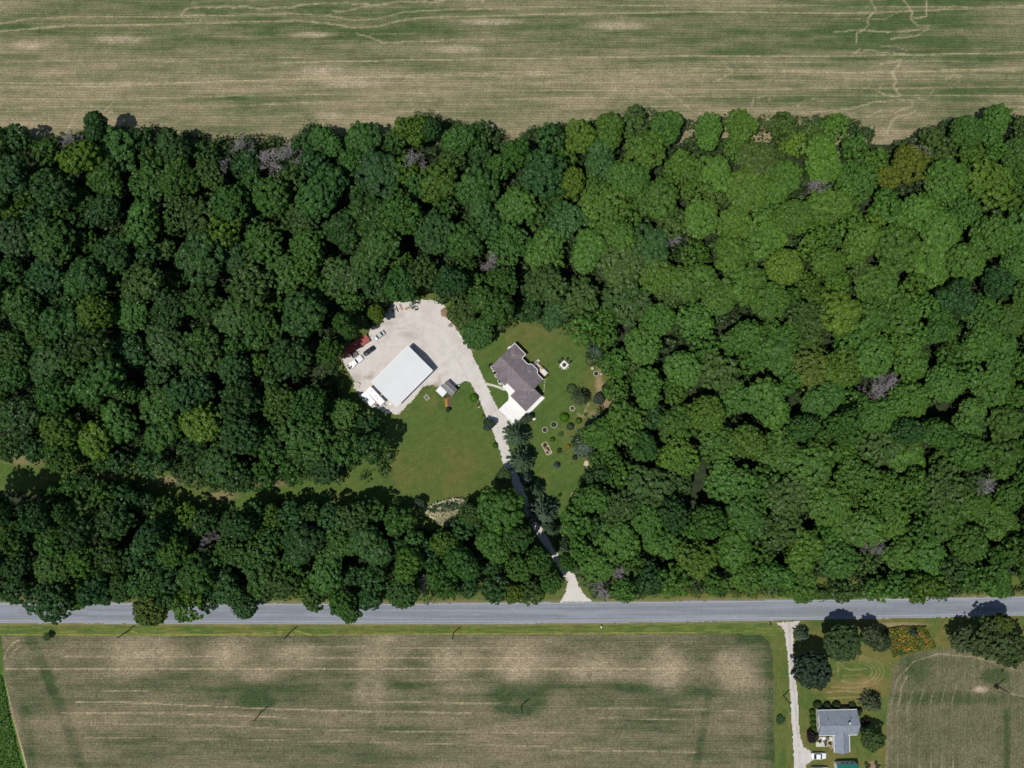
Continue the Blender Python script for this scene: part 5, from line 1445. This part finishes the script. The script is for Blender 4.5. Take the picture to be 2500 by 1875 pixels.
c=W(917.5,951,.5); o=thing('white_bench_box','narrow white box between camper and barn','box',(c.x,c.y,0),math.radians(-46)); MB().box(-.85,.85,-.28,.28,0,1.2).build('body',M['white'],o,bevel=.03); MB().box(-.88,.88,-.31,.31,1.2,1.25).build('lid',M['white'],o)
c=W(953.5,985.5,.6); o=thing('water_tank','white round tank at the lower barn corner','tank',(c.x,c.y,0))
MB().disc(0,0,.42,0,1.0,24).disc(0,0,.42,1.0,1.15,24,.2).build('body',M['tank'],o); MB().disc(0,0,.12,1.15,1.22,14).build('cap',M['white'],o)
c=W(930.6,964,1.6); o=thing('satellite_dish','small white satellite dish between camper and barn','satellite dish',(c.x,c.y,0))
MB().tube((0,0,0),(0,0,1.6),.03,.03,8).build('mast',M['dark'],o)
d_=MB().disc(0,0,.08,0,.1,20,.32).build('dish',M['white'],o); d_.location=(0,0,1.65); d_.rotation_euler=(.5,.4,0)
MB().tube((0,0,1.7),(.35,.3,1.95),.02,.02,6).build('arm',M['dark'],o)

# ================================================================== VEHICLES
def loft(secs, n=6, rr=.28):
    """secs: (x, halfwidth, zlow, zhigh) -> rounded hull"""
    m=MB(); V=[];k=None
    for x,hw,z0,z1 in secs:
        h=z1-z0; r=min(rr,h*.45,hw*.45); ring=[]
        ring+=[(x,-hw*.92,z0),(x,-hw,z0+h*.25)]
        for i in range(4): t=PI/2*i/3; ring.append((x,-hw+r-r*math.cos(t),z1-r+r*math.sin(t)))
        ring+=[(x,0,z1+.02)]
        for i in range(4): t=PI/2*(3-i)/3; ring.append((x,hw-r+r*math.cos(t),z1-r+r*math.sin(t)))
        ring+=[(x,hw,z0+h*.25),(x,hw*.92,z0)]
        k=len(ring); V+=ring
    F=[]
    for s_ in range(len(secs)-1):
        for i in range(k): F.append((s_*k+i,s_*k+(i+1)%k,(s_+1)*k+(i+1)%k,(s_+1)*k+i))
    F.append(list(range(k))); F.append(list(range((len(secs)-1)*k,len(secs)*k))[::-1])
    return m.add(V,F)
def car(px,py,rz,paint,label,L=4.6,Wd=1.8,kind='sedan',name='parked_car',zc=.9,sc=1.0):
    c=W(px,py,zc); o=thing(name,label,'car' if kind!='pickup' else 'pickup truck',(c.x,c.y,.06),rz); o.scale=(sc,sc,sc)
    a=L/2; b=Wd/2
    hood=.92 if kind=='sedan' else 1.08; belt=.98 if kind=='sedan' else 1.12; top=1.45 if kind=='sedan' else 1.72
    if kind=='pickup': top=1.88; hood=1.15; belt=1.2
    if kind=='sedan': cab=(.22*L,-.36*L); rf=(.06*L,-.20*L); rear=.95
    elif kind=='suv': cab=(.22*L,-.47*L); rf=(.10*L,-.42*L); rear=1.05
    else: cab=(.17*L,-.13*L); rf=(.07*L,-.11*L); rear=1.12
    body=loft([(-a,b*.78,.42,rear-.12),(-a+.12,b*.92,.30,rear),(-a+.6,b,.24,rear+.03),(-.2*L,b,.22,belt),(.1*L,b,.22,belt),(cab[0]+.05,b*.99,.22,hood+.03),(a-.55,b*.96,.24,hood-.1),(a-.14,b*.86,.28,hood-.22),(a,b*.68,.40,hood-.34)],rr=.12).build('body',paint,o,smooth=False,bevel=.02)
    # greenhouse
    tb=b*.74; zb=belt-.03
    x0,x1=cab; r0,r1=rf
    P=[(x0,-b*.90,zb-.04),(x0,b*.90,zb-.04),(x1,b*.90,zb-.04),(x1,-b*.90,zb-.04),(r0,-tb,top),(r0,tb,top),(r1,tb,top),(r1,-tb,top)]
    MB().add(P,[(4,5,6,7)]+[(0,3,2,1)]).build('cabin_frame',paint,o)
    def pane(nm,idx,eps=0):
        q=[Vector(P[i]) for i in idx]; MB().add(q,[(0,1,2,3)]).build(nm,M['glass'],o)
    pane('windshield',(0,1,5,4)); pane('rear_window',(2,3,7,6)); pane('side_window',(3,0,4,7)); pane('side_window',(1,2,6,5))
    m=MB(); m.slab([(r0+.03,-tb-.02,top+.005),(r0+.03,tb+.02,top+.005),(r1-.03,tb+.02,top+.005),(r1-.03,-tb-.02,top+.005)],.06)
    m.build('roof',paint,o,bevel=.02)
    pl=MB()
    for i,j in ((0,4),(1,5),(2,6),(3,7)): pl.tube(P[i],P[j],.05,.045,6)
    for sg in (0,1):
        i,j=((0,3),(1,2))[sg]; k2,l2=((4,7),(5,6))[sg]
        mm_=(Vector(P[i])+Vector(P[j]))/2; nn_=(Vector(P[k2])+Vector(P[l2]))/2; pl.tube(mm_,nn_,.04,.04,6)
    pl.build('pillar',paint,o)
    for sx in (.31*L,-.30*L):
        for sy in (-1,1):
            w_=MB().tube((sx,sy*(b-.2),.33),(sx,sy*(b+.01),.33),.33,.33,18).build('wheel',M['tyre'],o)
            MB().tube((sx,sy*(b+.011),.33),(sx,sy*(b+.02),.33),.2,.18,12).build('rim',M['chrome'],w_)
    for sy in (-1,1):
        MB().box(a-.30,a-.06,sy*b*.62-.16,sy*b*.62+.16,hood-.36,hood-.22).build('headlight',M['clear_lamp'],o)
        MB().box(-a+.0,-a+.1,sy*b*.66-.14,sy*b*.66+.14,rear-.28,rear-.12).build('taillight',M['red_lamp'],o)
        MB().box(cab[0]-.35,cab[0]-.2,sy*(b+.09)-.09,sy*(b+.09)+.09,belt-.02,belt+.12).build('mirror',paint,o,bevel=.02)
    if kind=='pickup':
        x2=cab[1]-.12
        MB().box(-a+.12,x2,-b+.14,b-.14,rear+.035,rear+.05).build('bed_floor',M['dark'],o)
        for sy in (-1,1): MB().box(-a+.08,x2,sy*(b-.08)-.06,sy*(b-.08)+.06,rear-.05,rear+.34).build('bed_side',paint,o)
        MB().box(-a+.04,-a+.11,-b+.1,b-.1,rear-.05,rear+.34).build('tailgate',paint,o)
    return o
PA={'silver':mat_paint('silver_blue_paint',(.42,.46,.48),.28),'black':mat_paint('black_blue_paint',(.012,.016,.026),.15),'whitecar':mat_paint('white_car_paint',(.80,.80,.80),.3),'sky':mat_paint('pale_silver_paint',(.5,.55,.62),.28)}
car(925.2,819.9,math.radians(217.5),PA['silver'],'silver sedan parked at the upper left of the gravel yard',sc=.82)
car(900.8,857,math.radians(216),PA['black'],'black sedan parked between silver sedan and white pickup',sc=.82)
pk=car(866.8,885,math.radians(38),PA['whitecar'],'white pickup truck with loaded bed by the red trailer',6.1,2.02,'pickup','pickup_truck',sc=.86)
pm=pk.matrix_basis.copy()
for i,(x,y,sx,sy,h,mt) in enumerate(((-2.5,.3,.3,.25,.3,'concrete_old'),(-1.9,-.35,.28,.3,.4,'greybed'),(-1.5,.35,.3,.2,.25,'white'),(-2.4,-.45,.2,.2,.35,'dark'))):
    p=pm@Vector((x,y,1.18)); o=MB().box(-sx*.85,sx*.85,-sy*.85,sy*.85,0,h*.85).build('cargo_box',M[mt],bevel=.02); o.location=p; o.rotation_euler=(0,0,math.radians(35+i*17))
    tag(o,('pale box at the tailgate of the white pickup','grey box at the far side of the pickup bed','white box behind the cab in the pickup bed','dark box in the rear corner of the pickup bed')[i],'box','cargo in the pickup bed')
car(1999.3,1846,0,PA['whitecar'],'white sedan parked below the patio of the grey roofed house',4.35,1.8)
car(2001,1881,0,PA['sky'],'pale silver vehicle at the bottom edge by the green garage',5.0,1.95,'suv')

def flat_trailer(px,py,L,Wd,z,rz,mat,side,label,name='flatbed_trailer',hitch=1):
    c=W(px,py,z); o=thing(name,label,'trailer',(c.x,c.y,0),rz)
    nb=max(3,int(Wd/.3))
    for i in range(nb):
        y0=-Wd/2+i*Wd/nb; MB().box(-L/2,L/2,y0+.008,y0+Wd/nb-.008,z-.06,z).build('plank',mat,o)
    for sy in (-1,1): MB().box(-L/2,L/2,sy*(Wd/2+.05)-.045,sy*(Wd/2+.05)+.045,z-.3,z+.06).build('side_rail',side,o)
    for sx in ((-.5,.5) if L>4 else (0,)):
        for sy in (-1,1):
            w_=MB().tube((sx,sy*(Wd/2-.1),.33),(sx,sy*(Wd/2+.085),.33),.33,.33,16).build('wheel',M['tyre'],o)
            MB().tube((sx,sy*(Wd/2+.086),.33),(sx,sy*(Wd/2+.095),.33),.17,.17,10).build('rim',M['chrome'],w_)
    if hitch: MB().box(L/2,L/2+.9,-.05,.05,z-.25,z-.15).build('hitch',M['dark'],o)
    return o
flat_trailer(862.5,846.5,10.2,2.3,1.15,math.radians(31.5),M['red'],mat_plain('dark_red_rail',(.13,.045,.04),.7),'long faded red flatbed trailer under the trees at the yard edge')
flat_trailer(864.9,865.7,1.9,1.3,.7,math.radians(35),M['greybed'],M['dark'],'small grey-brown utility trailer between red trailer and pickup','utility_trailer')
flat_trailer(847.9,868.8,1.3,.7,.55,math.radians(32),M['wood'],M['wood'],'small wooden cart at the end of the red trailer','wooden_cart')
flat_trailer(961,758,1.9,1.5,.8,math.radians(22),M['sky'] if 'sky' in M else M['concrete_old'],M['white'],'pale grey trailer with clutter at the top of the yard','utility_trailer')
for i,(px,py,s) in enumerate(((958,758,.25),(963,756,.3),(961,762,.2))):
    c=W(px,py,1.0); o=MB().box(-s,s,-s*.7,s*.7,0,s).build('scrap_box',M[('dark','greybed','black')[i]],bevel=.02); o.location=(c.x,c.y,.8); o.rotation_euler=(0,0,i*.8)
    tag(o,('dark scrap box on the pale grey trailer, left one','grey scrap box on the pale grey trailer','black scrap box on the pale grey trailer, lower one')[i],'box','clutter on the grey trailer')
c=W(926,783,.4); o=thing('white_drum','white drum under the yellow-green tree at the yard edge','drum',(c.x,c.y,0)); MB().disc(0,0,.3,0,.85,18).build('body',M['tank'],o); MB().ring(0,0,.25,.31,.85,.9,18).build('rim',M['white'],o)

# ================================================================== NEIGHBOUR
nh=thing('house','white house with blue-grey shingled roof below the road','house',(94.5,-98.2,0),math.radians(1.2))
MB().gwall(-5.35,5.35,-3.35,3.35,0,2.55,2.25,'x').build('wall',M['white'],nh)
nr=MB().gable(-5.65,5.65,-3.65,3.65,2.6,2.45,'x',.13).build('roof',M['shingle2'],nh)
MB().gwall(-.85,3.05,-8.3,-3.3,0,2.4,1.05,'y').build('wall',M['white'],nh)
MB().gable(-1.1,3.3,-8.75,-2.0,2.45,1.2,'y',.12).build('wing_roof',M['shingle2'],nh)
for x in (-1.17,3.37): MB().box(x-.07,x+.07,-8.75,-3.7,2.34,2.48).build('gutter',M['white'],nh)
for y in (-3.72,3.72): MB().box(-5.6,5.6,y-.06,y+.06,2.48,2.62).build('gutter',M['white'],nh)
for x,y,z_,r_ in ((-3.3,1.7,3.95,.13),(3.2,1.7,3.95,.13),(-3.3,-1.6,4.0,.1),(3.2,-1.6,4.0,.1),(.6,-6.2,3.3,.1),(1.6,-6.3,3.3,.1)):
    MB().tube((x,y,z_-.4),(x,y,z_+.22),r_,r_,10).build('roof_vent',M['dark'],nr)
ch=MB().box(2.3,2.8,.5,.95,3.6,5.2).build('chimney',M['dark'],nr); MB().box(2.25,2.85,.45,1.0,5.2,5.28).build('cap',M['concrete_old'],ch)
MB().tube((2.2,.2,4.6),(2.9,-.6,5.9),.025,.02,6).build('antenna',M['chrome'],nr)
for y in (1.9,-1.2): wall_window(nh,-5.35,y,1.0,.9,1.1,'x',-1)
wall_window(nh,-5.35,0.2,3.2,.6,.7,'x',-1)
for x in (-3,0,3): wall_window(nh,x,3.35,1.0,1.1,1.1,'y',1)
for y in (-5,-7): wall_window(nh,-.85,y,1.0,.8,1.0,'x',-1)
dr=MB().box(-.9,-.853,-4.5,-3.7,.05,2.05).build('door',M['dark'],nh); MB().box(-.95,-.9,-3.85,-3.8,1.0,1.1).build('handle',M['chrome'],dr)
ga=thing('garage','white garage with teal metal roof at the bottom edge','garage',(97.3,-113.7,0),math.radians(1.0))
MB().gwall(-2.95,2.95,-3.3,3.3,0,2.6,1.5,'x').build('wall',M['white'],ga)
MB().gable(-3.05,3.2,-3.5,3.45,2.66,1.6,'x',.1).build('roof',M['teal'],ga)
for x in (-1.0,.35,1.9): wall_window(ga,x,3.3,1.1,.75,.8,'y',1)
MB().box(-3.0,-2.953,-1.4,1.4,.05,2.2).build('overhead_door',M['concrete_old'],ga)
# patio
pt=[(1998,1799),(2033,1799),(2033,1809),(2020,1810),(2020,1823),(1992,1823),(1992,1812),(1998,1811)]
tag(MB().prism([tuple(W(*p))[:2] for p in pt],0,.1).build('patio',M['concrete_old']),kind='structure')
def table(px,py,r,mat,label):
    c=W(px,py,.5); o=thing('patio_table',label,'table',(c.x,c.y,.1)); MB().disc(0,0,r,.68,.73,18).build('top',mat,o); MB().tube((0,0,.05),(0,0,.68),.04,.04,8).build('leg',M['dark'],o); MB().disc(0,0,.25,0,.05,12).build('base',M['dark'],o)
table(2020,1803,.5,M['greybed'],'grey round table on the neighbour patio')
chair(2013,1811,.4,M['greybed'],'grey chair on the neighbour patio',None,.1)
chair(2001,1811,2.2,M['black'],'black chair on the neighbour patio, left of the grey one',None,.1)
c=W(2016,1815,.4); o=thing('lounger','dark lounger on the neighbour patio','lounger',(c.x,c.y,.1),0); MB().box(-.3,.3,-.85,.5,.28,.34).build('seat',M['black'],o); MB().slab([(-.3,.5,.34),(.3,.5,.34),(.3,1.0,.8),(-.3,1.0,.8)],.05).build('backrest',M['black'],o)
for x in (-.25,.25):
    for y in (-.75,.4): MB().box(x-.03,x+.03,y-.03,y+.03,0,.28).build('leg',M['dark'],o)
c=W(2011.5,1802,1.6); o=thing('patio_umbrella','white folded-out umbrella on the neighbour patio','umbrella',(c.x,c.y,.1)); MB().tube((0,0,0),(0,0,2.0),.025,.025,8).build('pole',M['chrome'],o); MB().disc(0,0,.5,1.75,2.05,8,.03).build('canopy',M['white'],o); MB().disc(0,0,.22,0,.08,14).build('base',M['dark'],o)
o=MB().prism([tuple(W(*p))[:2] for p in ((2021,1811),(2032,1811),(2033,1826),(2028,1830),(2021,1820))],0,.06).build('flower_bed',M['soil']); tag(o,'soil flower bed beside the neighbour wing wall','flower bed')
shrub(2026,1815,4,.5,(.07,.11,.03),'green plant in the neighbour flower bed',None,None,'garden_plant','plant')
boulder(2023.5,1820,.3,'pale rock in the neighbour flower bed',51,'stone')
o=MB().prism([tuple(W(*p))[:2] for p in ((2112,1862),(2130,1858),(2150,1862),(2152,1900),(2110,1900))],0,.06).build('vegetable_plot',M['soil']); tag(o,'bare vegetable plot right of the green garage','garden plot')
for i,(px,py,r) in enumerate(((2115,1864,5),(2121,1869,5),(2139,1863,5),(2145,1869,5),(2117,1874,5),(2141,1873,4))):
    shrub(px,py,r,.6,(.065,.10,.035),'leafy plant in the vegetable plot, '+('upper left','middle left','upper right','middle right','lower left','lower right')[i],'vegetable plants by the green garage',None,'vegetable_plant','plant')

# ================================================================== POLES, MAILBOXES
POLES=[(312,1541,'wooden utility pole on the verge, leftmost by the road'),(709,1543,'wooden utility pole on the verge, second by the road from left'),(1108,1544,'wooden utility pole on the verge, rightmost by the road'),(637,1739,'wooden utility pole in the field, left one'),(1274,1721,'wooden utility pole in the field, right one in the green patch'),(1912,1698,'wooden utility pole beside the neighbour drive'),(12,1756,'wooden utility pole in the grass strip at far left'),(2434,1673,'wooden utility pole in the field at far right')]
for px,py,l in POLES:
    c=W(px,py,0); o=thing('utility_pole',l,'utility pole',(c.x,c.y,0),0.2,'wooden utility poles')
    MB().tube((0,0,-.3),(0,0,6.9),.17,.12,12).build('pole',M['pole'],o)
    MB().box(-.65,.65,-.06,.06,6.35,6.47).build('crossarm',M['pole'],o)
    for x in (-.55,-.2,.2,.55): MB().tube((x,0,6.47),(x,0,6.62),.04,.03,8).build('insulator',M['concrete_old'],o)
shrub(2433,1677,6,1.0,(.05,.045,.03),'dusky weeds at the foot of the utility pole at far right')
for px,py,mt,l in ((1467.5,1530,'white','white mailbox on the verge across from the drive mouth'),(1881,1523,'black','dark mailbox at the neighbour drive mouth')):
    c=W(px,py,.8); o=thing('mailbox',l,'mailbox',(c.x,c.y,0)); MB().box(-.05,.05,-.05,.05,-.1,.95).build('post',M['white' if mt=='white' else 'pole'],o)
    b_=MB().box(-.16,.16,-.3,.3,.95,1.15).tube((0,-.3,1.13),(0,.3,1.13),.16,.16,14).build('box',M[mt],o); MB().box(.165,.185,-.1,-.06,1.05,1.35).build('flag',M['red_lamp'],b_)
for i,(px,py) in enumerate(((1508,1457),(1466,1422))):
    c=W(px,py,.5); o=thing('marker_stake',('white marker stake on the verge right of the drive mouth','white marker stake at the drive mouth trees')[i],'stake',(c.x,c.y,0)); MB().tube((0,0,-.2),(0,0,1.3),.035,.035,8).build('rod',M['white'],o); MB().tube((0,0,1.3),(0,0,1.42),.045,.045,8).build('cap',M['red'],o)
